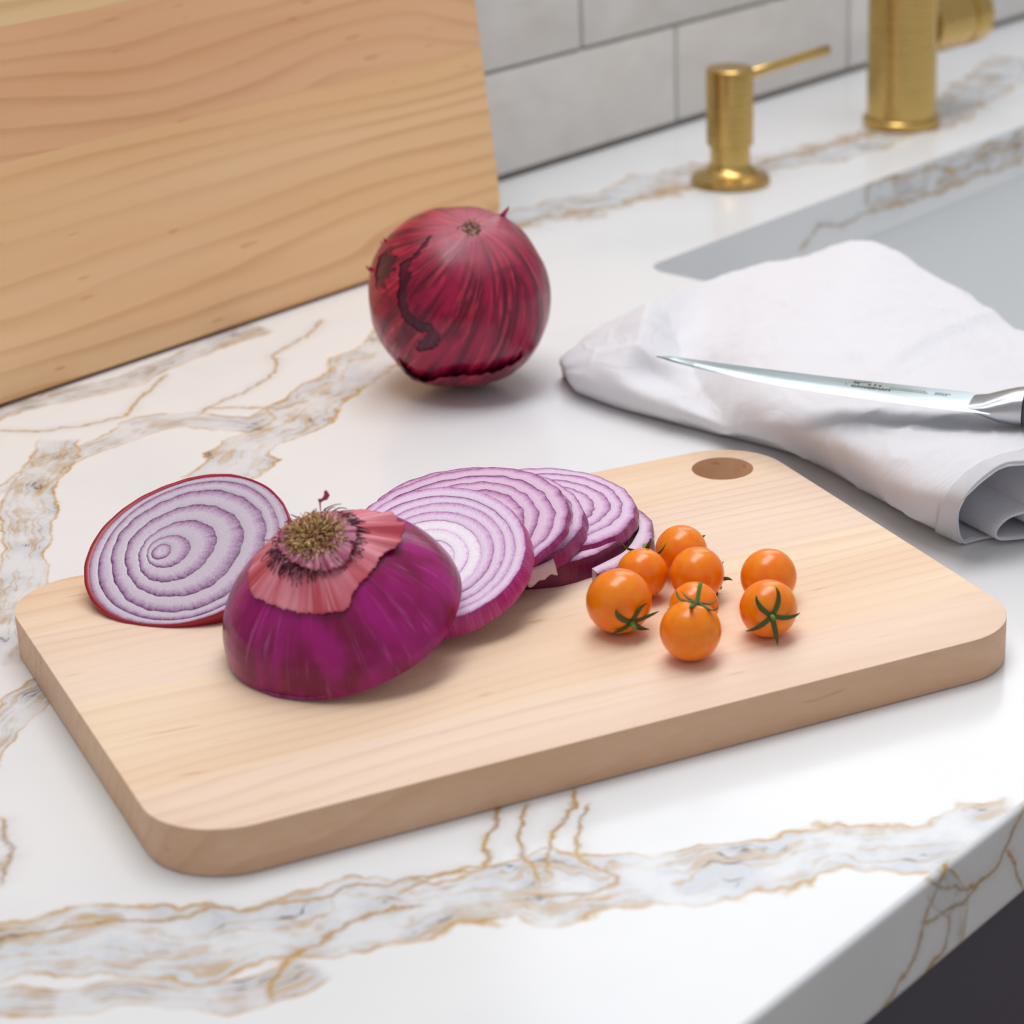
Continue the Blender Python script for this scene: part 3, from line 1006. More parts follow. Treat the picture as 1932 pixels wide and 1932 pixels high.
# fanned slices, bottom to top
onion_slice('onion_slice', 'thick dark purple onion slice lying flat under the fanned slices', (0.632, 0.567, BT + 0.0085), (0, 0, 1), 0.0365, 0.0084,
            [0.2, 0.4, 0.62, 0.82, 1.0], 11, FLESH_E, taper=0.0006)
onion_slice('onion_slice', 'rightmost fanned onion slice with pale purple rings beside the tomatoes', (0.6426, 0.5677, 0.0302), (-0.0267, -0.0948, 0.9951), 0.0338, 0.0047,
            [0.16, 0.34, 0.52, 0.69, 0.85, 1.0], 23, FLESH, off=(0.1, 0.02), scal=0.03)
sc = onion_slice('onion_slice', 'onion slice with a torn white membrane, second from the right of the fan', (0.6107, 0.5754, 0.0334), (-0.1042, -0.0735, 0.9918), 0.0408, 0.0056,
                 [0.2, 0.4, 0.58, 0.76, 0.89, 1.0], 37, FLESH, scal=0.025)
onion_slice('onion_slice', 'widest onion slice in the fan, just behind the frontmost slice', (0.5967, 0.572, 0.0362), (-0.2036, 0.0085, 0.979), 0.0416, 0.0025,
            [0.22, 0.42, 0.6, 0.74, 0.88, 1.0], 41, FLESH, off=(0.05, -0.08), scal=0.03, taper=0.001)
onion_slice('onion_slice', 'frontmost bright pink onion slice leaning against the root-end onion piece', (0.5683, 0.5553, 0.0401), (-0.3574, -0.1918, 0.914), 0.0325, 0.0068,
            [0.12, 0.28, 0.42, 0.55, 0.67, 0.79, 0.89, 1.0], 53, FLESH_A, off=(-0.12, 0.0), taper=0.0022, lob=0.006, scal=0.010, heart=FLESH_A0, nheart=4)

# torn membrane on the rim of the second slice
MEMB, t_, b_ = new_mat('onion_membrane', lin('DDBFCB'), 0.4, sss=0.2)
t_.put(b_.inputs['Base Color'], t_.mix(t_.noise(t_.objco(), 160, 3), lin('C79AAE'), lin('EBDCE2')))
inv = slice_rot((-0.1042, -0.0735, 0.9918)).inverted()
V, F = [], []
rndm = random.Random(5)
a_c = math.atan2(*(reversed(((inv @ Vector((-0.010, -0.0405, 0.0))).to_2d())[:])))
nA, nB = 14, 5
for i in range(nA):
    a = a_c + (i / (nA - 1) - 0.5) * 0.30
    for j in range(nB):
        k = j / (nB - 1)
        rr = 0.0410 + 0.0016 * math.sin(k * math.pi / 2) + 0.0006 + rndm.uniform(0, 0.0003) * k
        zz = -0.0004 - k * (0.0054 + 0.0005 * math.sin(i * 1.1) + 0.0006 * math.sin(i * 0.45 + 1))
        V.append(Vector((rr * math.cos(a), rr * math.sin(a), zz)))
mm_ = mesh_from(V, grid_quads(nA, nB), MEMB)
mo = link_obj('torn_membrane', mm_, sc)
mo['label'] = 'torn whitish membrane'
md = mo.modifiers.new('thickness', 'SOLIDIFY')
md.thickness = 0.0004

# loose open ring lying on the board, right of the stack
fr_root = empty('onion_ring', (0.640, 0.562, BT + 0.0056))
tag(fr_root, 'loose open onion ring lying on the board behind the tomatoes', 'onion ring', 'red onion slices fanned on the cutting board')


def f_out(a):
    k = max(0.0, (-a - 1.35) / 0.7)
    return 0.0378 + 0.0058 * k ** 1.5 + 0.0006 * math.sin(9 * a) + 0.0004 * math.sin(17 * a + 1)


def f_in(a):
    k = max(0.0, (-a - 1.35) / 0.7)
    return 0.0322 + 0.0060 * k ** 1.5 + 0.0005 * math.sin(8 * a + 1)


link_obj('layer', ring_mesh(f_in, f_out, (0, 0), (0, 0), 0.0055, FLESH_E, a0=-2.06, a1=0.5, n=90, taper=0.0006), fr_root)

# ------------------------------------------------------------------ cut end piece showing its rings (left)
nL = Vector((-0.4326, -0.1589, 0.8875)).normalized()
cL = Vector((0.5308, 0.6404, 0.0332))
left = empty('onion_cut_end', cL, slice_rot(nL))
tag(left, 'red onion end piece lying with its ringed cut face up at the board edge', 'onion piece')
frL = [0.10, 0.22, 0.40, 0.61, 0.80, 0.92, 1.0]
invL = slice_rot(nL).inverted()
rightw = Vector((math.sin(R(35.8)), -math.cos(R(35.8)), 0))
offw = invL @ (rightw * -1.0)
offL = (offw.x * 0.36, offw.y * 0.36)


def lobL(f, seed):
    base = ring_bound(f, 0.0357, seed, 0.012 if f > 0.9 else 0.03, 0.024 if f < 0.9 else 0.006)
    ex = invL @ rightw
    a_r = math.atan2(ex.y, ex.x)

    def fn(a):
        return base(a) * (1 + 0.03 * math.cos(2 * (a - a_r - 0.5)))
    return fn


bL = [lobL(f, 90 + i * 5) for i, f in enumerate(frL)]
cenL = [(offL[0] * 0.0362 * (1 - f) ** 2, offL[1] * 0.0362 * (1 - f) ** 2) for f in frL]
depths = [0.004] * 6 + [0.004]
for i, f in enumerate(frL):
    me = ring_mesh(bL[i - 1] if i else None, bL[i], cenL[i - 1] if i else cenL[0], cenL[i], 0.003, FLESH_L, taper=0.0, bulge=0.0003)
    link_obj('layer', me, left)
# outer skin body under the face: shallow dome down to the board
SKIN_DARK, t_, b_ = new_mat('dark_red_onion_skin', lin('7E0F2A'), 0.34)
t_.put(b_.inputs['Base Color'], t_.mix(t_.noise(t_.scale(t_.objco(), (1, 1, 0.2)), 160, 3), lin('8E0F28'), lin('B41D36')))
V, F = [], []
nS = 96
prof = [(0.99, 0.0001), (1.0, 0.0005), (1.012, 0.0002), (1.014, -0.0015), (1.01, -0.004), (0.96, -0.008), (0.84, -0.0115), (0.62, -0.0142), (0.34, -0.0158), (0.02, -0.0162)]
skd = invL @ (Vector((math.cos(R(35.8)), math.sin(R(35.8)), 0)) * 0.55 - rightw)
a_sk = math.atan2(skd.y, skd.x)
for i in range(nS):
    a = 2 * math.pi * i / nS
    for f, z in prof:
        rr = bL[-1](a) * f
        if 0.999 < f < 1.02 and z > -0.005:
            rr += bL[-1](a) * (0.034 * max(0.0, math.cos(a - a_sk)) ** 0.7 + 0.004 * math.sin(a * 37) * math.cos(a * 11)) * (0.35 if f == 1.0 else 1.0)
        V.append(Vector((rr * math.cos(a), rr * math.sin(a), z + (0.0006 * math.sin(11 * a) * math.sin(5 * a + 1) if z > 0.001 else 0))))
F = grid_quads(nS, len(prof), True)
F.append(tuple(i * len(prof) + len(prof) - 1 for i in range(nS)))
so = link_obj('outer_skin', mesh_from(V, F, SKIN_DARK), left)
so['label'] = 'dark red dry skin'

# ------------------------------------------------------------------ root-end onion piece (front)
kc = Vector((0.5271, 0.5594, 0.0315))
ka = Vector((-0.3554, -0.0487, 0.9335)).normalized()
RK, HK = 0.0417, 0.0352
rotK = Vector((0, 0, 1)).rotation_difference(ka)
piece = empty('onion_root_end', kc, rotK)
tag(piece, 'glossy magenta red onion half with dry root tuft, cut side down on the board', 'onion piece')
KP = [(0.0, 1.0), (0.1, 0.985), (0.2, 0.955), (0.3, 0.912), (0.4, 0.855), (0.5, 0.78), (0.6, 0.69), (0.7, 0.58), (0.8, 0.455), (0.92, 0.29), (1.0, 0.14)]
KH = np.array([k[0] for k in KP])
KR = np.array([k[1] for k in KP])


def dome_r(h):
    return float(np.interp(h, KH, KR)) * RK


def dome_pt(a, h, out=0.0):
    lob = 1 + 0.006 * math.sin(3 * a + 0.5) + 0.004 * math.sin(7 * a)
    r0 = dome_r(h) * lob
    dr = (dome_r(min(1, h + 0.02)) - dome_r(max(0, h - 0.02))) / (HK * (min(1, h + 0.02) - max(0, h - 0.02)))
    n2 = Vector((1.0, -dr)).normalized()
    return Vector(((r0 + n2.x * out) * math.cos(a), (r0 + n2.x * out) * math.sin(a), h * HK + n2.y * out))


BULB, t_, b_ = new_mat('glossy_magenta_onion_layer', rough=0.24, spec=0.4, sss=0.05, sss_r=(1, 0.3, 0.6), sss_s=0.003)
ph, hh = t_.attr('ph'), t_.attr('hh')
s1 = t_.noise(t_.comb(t_.math('MULTIPLY', ph, 9.0), t_.math('MULTIPLY', hh, 1.3), 0.0), 1.0, 4.0, 0.6)
s2 = t_.noise(t_.comb(t_.math('MULTIPLY', ph, 3.0), t_.math('MULTIPLY', hh, 2.0), 5.0), 1.0, 2.0, 0.5)
s3 = t_.noise(t_.comb(t_.math('MULTIPLY', ph, 30.0), t_.math('MULTIPLY', hh, 1.0), 9.0), 1.0, 2.0, 0.5)
c = t_.mix(t_.maprange(s2, 0.35, 0.65), lin('7C0740'), lin('A20F74'))
c = t_.mix(t_.math('MULTIPLY', t_.maprange(s1, 0.55, 0.78), 0.55), c, lin('C46AAE'))
c = t_.mix(t_.math('MULTIPLY', t_.maprange(s3, 0.6, 0.8), 0.25), c, lin('C58AB4'))
c = t_.mix(t_.math('MULTIPLY', t_.maprange(t_.noise(t_.objco(), 110, 2), 0.58, 0.72), 0.3), c, lin('A5384E'))
t_.put(b_.inputs['Base Color'], c)
t_.put(b_.inputs['Normal'], t_.bump(s3, 0.12, 0.0006))
nA, nB = 160, 48
V, PH, HH = [], [], []
for i in range(nA):
    a = -math.pi + 2 * math.pi * i / nA
    for j in range(nB):
        h = j / (nB - 1)
        V.append(dome_pt(a, h))
        PH.append(abs(a) if False else a)
        HH.append(h)
F = grid_quads(nA, nB, True)
F.append(tuple(i * nB + nB - 1 for i in range(nA)))
me = mesh_from(V, F, BULB)
fattr(me, 'ph', PH)
fattr(me, 'hh', HH)
link_obj('outer_layer', me, piece)
# cut face underneath, with its rings
bK = [ring_bound(f, RK, 300 + i, 0.006, 0.01) for i, f in enumerate((0.2, 0.4, 0.58, 0.74, 0.88, 0.985))]
for i in range(6):
    me = ring_mesh(bK[i - 1] if i else None, bK[i], (0, 0), (0, 0), 0.0015, FLESH, taper=0.0)
    for v in me.vertices:
        v.co.z *= -1
    me.flip_normals()
    link_obj('cut_layer', me, piece)

# papery skin cap: reaches further down on some sides, torn edge
PAPER, t_, b_ = new_mat('papery_pink_onion_skin', rough=0.45, spec=0.4, sss=0.1, sss_r=(1, 0.4, 0.4), sss_s=0.002)
ph, hh = t_.attr('ph'), t_.attr('hh')
p1 = t_.noise(t_.comb(t_.math('MULTIPLY', ph, 12.0), t_.math('MULTIPLY', hh, 1.0), 0.0), 1.0, 4.0, 0.6)
p2 = t_.noise(t_.comb(t_.math('MULTIPLY', ph, 2.2), t_.math('MULTIPLY', hh, 1.2), 4.0), 1.0, 2.0, 0.5)
c = t_.mix(t_.maprange(p2, 0.35, 0.65), lin('BC4656'), lin('DC7F8E'))
c = t_.mix(t_.math('MULTIPLY', t_.maprange(p1, 0.5, 0.75), 0.5), c, lin('EBB4BC'))
c = t_.mix(t_.math('MULTIPLY', t_.maprange(p1, 0.5, 0.3), 0.3), c, lin('9A2E38'))
t_.put(b_.inputs['Base Color'], c)
t_.put(b_.inputs['Normal'], t_.bump(p1, 0.22, 0.0008))
EDGE = [(-180, 0.70), (-174.5, 0.70), (-164, 0.69), (-152, 0.68), (-141, 0.665), (-129, 0.65), (-122, 0.64), (-117, 0.66), (-113, 0.71), (-99, 0.74), (-74, 0.75), (-63, 0.735), (-57, 0.69), (-45, 0.655), (-31, 0.63), (-26, 0.62), (-15, 0.64), (-6, 0.67), (0, 0.72), (20, 0.80), (60, 0.78), (100, 0.72), (130, 0.70), (157, 0.68), (169, 0.70), (180, 0.70)]


def edge_h(a, tab=EDGE):
    d = math.degrees(a)
    return float(np.interp(d, [e[0] for e in tab], [e[1] for e in tab])) + 0.006 * math.sin(a * 41) * math.sin(a * 17 + 1) + 0.004 * math.sin(a * 97)


def cap_mesh(tab, out0, out1, mat, a_lo=-math.pi, a_hi=math.pi, n=220, m=22, h_top=0.97, ruf=0.0004, lift=None):
    V, PH, HH = [], [], []
    closed = a_hi - a_lo > 6.28
    cols = n if closed else n + 1
    for i in range(cols):
        a = a_lo + (a_hi - a_lo) * i / n
        he = edge_h(a, tab)
        for j in range(m):
            k = j / (m - 1)
            h = h_top + (he - h_top) * k
            o = out0 + (out1 - out0) * k + ruf * 2.2 * k * mnoise.noise(Vector((math.cos(a) * 5.5, math.sin(a) * 5.5, k * 0.8 + out1 * 999)))
            if lift:
                o += lift(math.degrees(a), k)
            V.append(dome_pt(a, h, o))
            PH.append(a)
            HH.append(h)
    me = mesh_from(V, grid_quads(cols, m, closed), mat)
    fattr(me, 'ph', PH)
    fattr(me, 'hh', HH)
    return me


def lift_right(d, k):
    g = math.exp(-((d + 30) / 24.0) ** 2)
    return g * k * (0.0024 + 0.0016 * math.sin(math.radians(d) * 19))


so = link_obj('dry_skin', cap_mesh(EDGE, 0.0004, 0.0010, PAPER, lift=lift_right), piece)
so['label'] = 'papery pink dry skin with a torn edge'
md = so.modifiers.new('thickness', 'SOLIDIFY')
md.thickness = 0.0003
# a second, thinner scrap of skin around the root
PAPER2, t_, b_ = new_mat('thin_purple_onion_skin', rough=0.4, sss=0.1)
ph = t_.attr('ph')
q1 = t_.noise(t_.comb(t_.math('MULTIPLY', ph, 10.0), t_.math('MULTIPLY', t_.attr('hh'), 6.0), 0.0), 1.0, 3.0, 0.6)
t_.put(b_.inputs['Base Color'], t_.ramp(q1, [(0.3, lin('8A2E50')), (0.55, lin('AE5472')), (0.8, lin('D8A0B0'))]))
EDGE2 = [(-180, 0.93), (-160, 0.92), (-146, 0.90), (-123, 0.865), (-108, 0.855), (-100, 0.86), (-80, 0.89), (-55, 0.90), (-30, 0.93), (180, 0.94)]
so = link_obj('skin_scrap', cap_mesh(EDGE2, 0.0012, 0.0024, PAPER2, n=160, m=10, h_top=0.985, ruf=0.0009), piece)
md = so.modifiers.new('thickness', 'SOLIDIFY')
md.thickness = 0.00025

# root tuft: dry tan rootlets on top, dark fibres hanging around
def fibres(n, seed, r_in, r_out, l0, l1, w, droop, mat, z0):
    rnd = random.Random(seed)
    V, F = [], []
    for _ in range(n):
        a = rnd.uniform(0, 2 * math.pi)
        rr = r_in + (r_out - r_in) * math.sqrt(rnd.random())
        p = Vector((rr * math.cos(a), rr * math.sin(a), z0 - rr * 0.35))
        L = rnd.uniform(l0, l1)
        d = Vector((math.cos(a + rnd.uniform(-0.6, 0.6)) * (0.25 + droop), math.sin(a + rnd.uniform(-0.6, 0.6)) * (0.25 + droop), 0.9 - droop * 0.7 + rnd.uniform(-0.2, 0.2))).normalized()
        path, wd = [], []
        q = p.copy()
        for k in range(6):
            path.append(q.copy())
            wd.append(w * (1 - 0.13 * k))
            d = (d + Vector((rnd.uniform(-0.35, 0.35), rnd.uniform(-0.35, 0.35), -droop * 0.35 + rnd.uniform(-0.25, 0.15)))).normalized()
            q = q + d * (L / 5)
        tube_into(V, F, path, wd, sides=5)
    return mesh_from(V, F, mat)


TAN, t_, b_ = new_mat('dry_rootlets', lin('A58650'), 0.8)
t_.put(b_.inputs['Base Color'], t_.ramp(t_.noise(t_.objco(), 700, 2), [(0.34, lin('4A2A24')), (0.5, lin('B88C50')), (0.68, lin('EBD3A4'))]))
DFIB, t_, b_ = new_mat('dark_root_fibres', lin('4A2430'), 0.7)
t_.put(b_.inputs['Base Color'], t_.ramp(t_.noise(t_.objco(), 420, 2), [(0.35, lin('4A1828')), (0.55, lin('7E4254')), (0.72, lin('D8B8BC'))]))
zt = HK * 0.985
ro = link_obj('root_tuft', fibres(520, 3, 0.0, 0.0086, 0.0028, 0.0062, 0.00040, 0.3, TAN, zt + 0.0020), piece)
ro['label'] = 'tan dry rootlets'
link_obj('root_fibres', fibres(520, 8, 0.0066, 0.0118, 0.004, 0.0100, 0.00038, 0.8, DFIB, zt + 0.0026), piece)
# small upright flake of skin behind the root
V = []
invK = rotK.inverted()
fk = invK @ Vector((0, 0, 1))
fr_ = invK @ rightw
b0 = Vector((0.0050, 0.0005, zt + 0.001))
pts2 = [(-0.3, 0.0), (0.1, 0.05), (1.6, 0.9), (3.4, 1.5), (4.6, 3.0), (3.4, 4.6), (2.3, 4.4), (2.0, 2.8), (0.9, 1.6), (-0.8, 1.3)]
for sft in (0, 1):
    for x, y in pts2:
        V.append(b0 + fr_ * (x * 0.0008) + fk * (0.0082 + y * 0.00105) + fr_.cross(fk) * (0.0003 * sft + 0.0002 * x))
nf = len(pts2)
F = [tuple(range(nf)), tuple(range(nf, 2 * nf))[::-1]] + [(i, (i + 1) % nf, nf + (i + 1) % nf, nf + i) for i in range(nf)]
V += [b0, b0 + fk * 0.0090 + fr_ * 0.0003, b0 + fk * 0.0090 - fr_ * 0.0003]
F.append((len(V) - 3, len(V) - 2, len(V) - 1))
FLK, t_, b_ = new_mat('crimson_skin_flake', lin('A81D45'), 0.4)
t_.put(b_.inputs['Base Color'], t_.mix(t_.noise(t_.objco(), 300, 2), lin('8E1238'), lin('BC2C54')))
link_obj('skin_flake', mesh_from(V, F, FLK, smooth=False), piece)

# ------------------------------------------------------------------ whole red onion
oc = Vector((0.7912, 0.7470, 0.0428))
oa = Vector((-0.2, -0.41, 0.89)).normalized()
OR = 0.0423
rotO = Vector((0, 0, 1)).rotation_difference(oa)
onion = empty('whole_red_onion', oc, rotO)
tag(onion, 'whole red onion with torn papery skin standing by the tall board', 'onion')


def onion_pt(th, phi, out=0.0):
    """th polar angle from the neck, phi longitude"""
    lob = 1 + 0.012 * math.sin(4 * phi + 0.7) * math.sin(th) + 0.008 * math.sin(9 * phi + 2) * math.sin(th) ** 2
    r = OR * lob * (1 + 0.035 * math.exp(-(th / 0.28) ** 2) - 0.03 * math.exp(-(th / 0.62) ** 2))
    r *= 1 - 0.02 * math.exp(-((math.pi - th) / 0.5) ** 2)
    r += out
    return Vector((r * math.sin(th) * math.cos(phi), r * math.sin(th) * math.sin(phi), r * math.cos(th)))


def onion_mat(name, dark, mid, bright, pale, rough, seed):
    m, t, b = new_mat(name, rough=rough, spec=0.35, coat=0.1, coat_r=0.2)
    ph, hh = t.attr('ph'), t.attr('hh')
    # streaks run along the meridians, with a slight swirl
    phs = t.math('ADD', ph, t.math('MULTIPLY', hh, 0.35))
    cx_ = t.math('MULTIPLY', t.math('COSINE', phs), 2.3)
    cy_ = t.math('MULTIPLY', t.math('SINE', phs), 2.3)
    a1 = t.noise(t.comb(t.math('MULTIPLY', cx_, 3.2), t.math('MULTIPLY', cy_, 3.2), t.math('ADD', t.math('MULTIPLY', hh, 0.9), seed)), 1.0, 3.0, 0.55)
    a2 = t.noise(t.comb(t.math('MULTIPLY', cx_, 6.0), t.math('MULTIPLY', cy_, 6.0), t.math('ADD', t.math('MULTIPLY', hh, 1.5), seed)), 1.0, 4.0, 0.65, 0.6)
    pt = t.noise(t.objco(), 48.0, 3.0, 0.6, 0.8)
    c = t.mix(t.maprange(a1, 0.38, 0.62), dark, mid)
    c = t.mix(t.math('MULTIPLY', t.maprange(a2, 0.5, 0.72), 0.8), c, bright)
    c = t.mix(t.math('MULTIPLY', t.maprange(pt, 0.54, 0.68), 0.6), c, dark)
    c = t.mix(t.math('MULTIPLY', t.maprange(a2, 0.66, 0.82), 0.25), c, pale)
    c = t.mix(t.math('MULTIPLY', t.maprange(hh, 0.75, 0.25), 0.35), c, pale)
    t.put(b.inputs['Base Color'], c)
    t.put(b.inputs['Normal'], t.bump(t.math('ADD', a2, t.math('MULTIPLY', pt, 1.2)), 0.25, 0.0012))
    return m


OSKIN = onion_mat('crimson_papery_skin', lin('5E0828'), lin('A21241'), lin('DA4058'), lin('DC8C9C'), 0.27, 0.0)
OINNER = onion_mat('dark_purple_inner_skin', lin('3E0824'), lin('541030'), lin('6E2648'), lin('86506A'), 0.28, 4.0)


def onion_grid(nT, nP, t0, t1, out):
    V, PH, HH = [], [], []
    for i in range(nP):
        p = -math.pi + 2 * math.pi * i / nP
        for j in range(nT):
            th = t0 + (t1 - t0) * j / (nT - 1)
            V.append(onion_pt(th, p, out))
            PH.append(p)
            HH.append(th)
    return V, PH, HH


V, PH, HH = onion_grid(48, 96, 0.02, math.pi - 0.02, -0.0002)
me = mesh_from(V, grid_quads(96, 48, True), OINNER)
fattr(me, 'ph', PH)
fattr(me, 'hh', HH)
link_obj('inner_bulb', me, onion)

TEAR = [(144.7, 26.7, 0.6), (156.1, 32.4, 0.8), (160.1, 40.5, 1.4), (160.6, 48.6, 3.2), (168.5, 54.7, 3.4), (174.1, 61.6, 3.0), (179.0, 67.1, 3.2), (186.1, 71.3, 3.2), (193.8, 73.1, 3.0), (201.5, 71.4, 2.2), (205.4, 74.8, 3.0), (202.4, 82.8, 3.4), (198.7, 88.2, 1.2)]
PATCH = [(143.7, 51.0), (156.6, 57.5), (155.2, 67.4), (139.0, 74.9), (128.5, 77.6), (142.2, 58.2)]


def sdir(lon, pol):
    a, b = math.radians(lon), math.radians(pol)
    return np.array([math.sin(b) * math.cos(a), math.sin(b) * math.sin(a), math.cos(b)])


def outer_skin():
    nT, nP = 190, 360
    V, PH, HH = onion_grid(nT, nP, 0.10, math.pi - 0.02, 0.0)
    D = np.array([v.normalized()[:] for v in V])
    # tear mask
    val = np.full(len(D), 1e9)
    for (l0, p0_, w0), (l1, p1_, w1) in zip(TEAR, TEAR[1:]):
        A, B = sdir(l0, p0_), sdir(l1, p1_)
        ab = B - A
        tt = np.clip(((D - A) @ ab) / (ab @ ab), 0, 1)
        dist = np.linalg.norm(D - (A + tt[:, None] * ab), axis=1)
        w = np.radians(w0 + (w1 - w0) * tt)
        val = np.minimum(val, dist - w)
    cen = np.mean([sdir(*q) for q in PATCH], axis=0)
    cen /= np.linalg.norm(cen)
    rad = np.mean([np.linalg.norm(sdir(*q) - cen) for q in PATCH]) * 0.85
    jit = np.array([mnoise.noise(Vector(d) * 14.0) for d in D]) * 0.05 + np.array([mnoise.noise(Vector(d) * 40.0) for d in D]) * 0.026
    val = np.minimum(val, np.linalg.norm(D - cen, axis=1) - rad + jit * 1.5)
    val = val + jit * 0.7
    # curl the skin away next to the tear
    V = np.array([v[:] for v in V])
    curl = np.clip(1 - val / 0.10, 0, 1) ** 2
    peak = np.exp(-(np.linalg.norm(D - sdir(-6, 25), axis=1) / 0.13) ** 2) * 0.0034
    rdg = np.exp(-(np.linalg.norm(D - sdir(-40, 22), axis=1) / 0.2) ** 2) * 0.0016
    V += D * (peak + rdg)[:, None]
    V += D * (curl * 0.0003 + np.array([mnoise.noise(Vector(d) * 5.0) for d in D]) * 0.0003)[:, None]
    q = np.array(grid_quads(nP, nT, True))
    keep = (val[q] > 0).all(1)
    q = q[keep]
    used = np.unique(q)
    remap = -np.ones(len(V), int)
    remap[used] = np.arange(len(used))
    me = mesh_np(V[used], remap[q], OSKIN)
    fattr(me, 'ph', np.array(PH)[used])
    fattr(me, 'hh', np.array(HH)[used])
    o = link_obj('papery_skin', me, onion)
    o['label'] = 'crimson papery outer skin with a long tear'
    md = o.modifiers.new('thickness', 'SOLIDIFY')
    md.thickness = 0.0003
    md.offset = 1


outer_skin()

# loose skin lip curling around the lower front
LIP = [(-186, 109.0), (-174, 112.8), (-163, 116.0), (-153.8, 112.0), (-142.9, 101.5), (-128.9, 98.0), (-110.0, 97.5), (-99.0, 96.0), (-93, 94.0)]
V, PH, HH = [], [], []
nA, nB = 90, 10
for i in range(nA):
    lon = -180 + 88 * i / (nA - 1)
    pol = float(np.interp(lon, [q[0] for q in LIP], [q[1] for q in LIP])) + 1.2 * math.sin(i * 0.7) * math.sin(i * 0.23)
    w = math.sin(math.pi * i / (nA - 1)) ** 0.5
    for j in range(nB):
        k = j / (nB - 1)
        th = math.radians(pol + 26 * (1 - k))
        p = math.radians(lon)
        V.append(onion_pt(th, p, 0.0006 + (0.0034 * w * k ** 2.2)))
        PH.append(p)
        HH.append(th)
me = mesh_from(V, grid_quads(nA, nB), OSKIN)
fattr(me, 'ph', PH)
fattr(me, 'hh', HH)
lo = link_obj('loose_skin_lip', me, onion)
md = lo.modifiers.new('thickness', 'SOLIDIFY')
md.thickness = 0.00035
# neck: a torn spike of dry skin next to the tan stub
V, F = [], []
ptk = Vector(sdir(-6, 25)) * (OR + 0.0030)
upk = (Vector(sdir(-6, 25)) + Vector(sdir(-6, 60)) * 0.35).normalized()
tube_into(V, F, [ptk - upk * 0.001, ptk + upk * 0.0016, ptk + upk * 0.0034 + Vector((0.0004, 0, 0)), ptk + upk * 0.0052], [0.0024, 0.0018, 0.0011, 0.0002], thick=0.35, nrm=Vector((0.2, 1, 0.1)), sides=8)
me = mesh_from(V, F, OSKIN)
fattr(me, 'ph', [0.0] * len(V))
fattr(me, 'hh', [0.9] * len(V))
link_obj('skin_spike', me, onion)
for lon_, pol_, sz in ((118, 62, 0.0022), (108, 74, 0.0018), (128, 80, 0.0030)):
    V, F = [], []
    q0 = Vector(sdir(lon_, pol_)) * (OR + 0.0002)
    dq = (Vector(sdir(lon_, pol_)) + Vector(sdir(lon_ - 60, pol_)) * 0.6).normalized()
    tube_into(V, F, [q0 - dq * 0.0005, q0 + dq * sz * 0.5, q0 + dq * sz], [sz * 0.6, sz * 0.45, sz * 0.08], thick=0.2, nrm=Vector((0.1, 0.2, 1)), sides=8)
    me = mesh_from(V, F, OSKIN)
    fattr(me, 'ph', [1.0] * len(V))
    fattr(me, 'hh', [1.2] * len(V))
    link_obj('skin_curl', me, onion)
STUB, t_, b_ = new_mat('dried_stub', lin('A58650'), 0.8)
t_.put(b_.inputs['Base Color'], t_.ramp(t_.noise(t_.objco(), 520, 2), [(0.32, lin('4A1626')), (0.48, lin('8A5A50')), (0.6, lin('C8A878')), (0.75, lin('E8DCC4'))]))
rt_o = link_obj('root_stub', fibres(170, 21, 0.0, 0.0055, 0.0012, 0.0030, 0.00045, 0.3, STUB, OR * 1.0), onion)
rt_o['label'] = 'small tan dried stub'

# ------------------------------------------------------------------ tomatoes
TOM, t_, b_ = new_mat('orange_tomato_skin', rough=0.24, spec=0.5, sss=0.35, sss_r=(1.0, 0.35, 0.08), sss_s=0.003, coat=0.12, coat_r=0.15)
tz = t_.sep(t_.objco())[2]
nz_ = t_.noise(t_.objco(), 2.2, 2.0, 0.5)
c = t_.mix(t_.maprange(nz_, 0.35, 0.7), lin('FA8000'), lin('FC9004'))
t_.put(b_.inputs['Base Color'], c)
GREEN, t_, b_ = new_mat('tomato_calyx_green', rough=0.55)
t_.put(b_.inputs['Base Color'], t_.mix(t_.noise(t_.objco(), 2.5, 3.0), lin('2C3F17'), lin('50682A')))
SGREEN, t_, b_ = new_mat('tomato_stem_green', rough=0.5)
t_.put(b_.inputs['Base Color'], t_.mix(t_.noise(t_.objco(), 3.0, 2.0), lin('55722A'), lin('7F9A48')))

# unit fruit: z axis is the stem end
V = []
nA, nB = 48, 30
for i in range(nA):
    a = 2 * math.pi * i / nA
    for j in range(nB):
        th = 0.01 + (math.pi - 0.012) * j / (nB - 1)
        r = 1 - 0.11 * math.exp(-(th / 0.22) ** 2) * (1 + 0.25 * math.cos(5 * a)) + 0.012 * math.cos(5 * a) * math.exp(-((th - 0.4) / 0.35) ** 2)
        V.append((r * math.sin(th) * math.cos(a), r * math.sin(th) * math.sin(a), r * math.cos(th)))
F = grid_quads(nA, nB, True)
F.append(tuple(i * nB for i in range(nA))[::-1])
F.append(tuple(i * nB + nB - 1 for i in range(nA)))
F = [f[::-1] for f in F]
FRUIT = mesh_from(V, F, TOM)
fw3 = Vector((0.7497, 0.5407, -0.3814))
cu3 = fw3.cross(rightw) * -1
cu3 = rightw.cross(fw3)


def camdir(x, y, z):
    """direction given as right / up / toward the viewer of the photograph"""
    return (rightw * x + cu3 * y - fw3 * z).normalized()


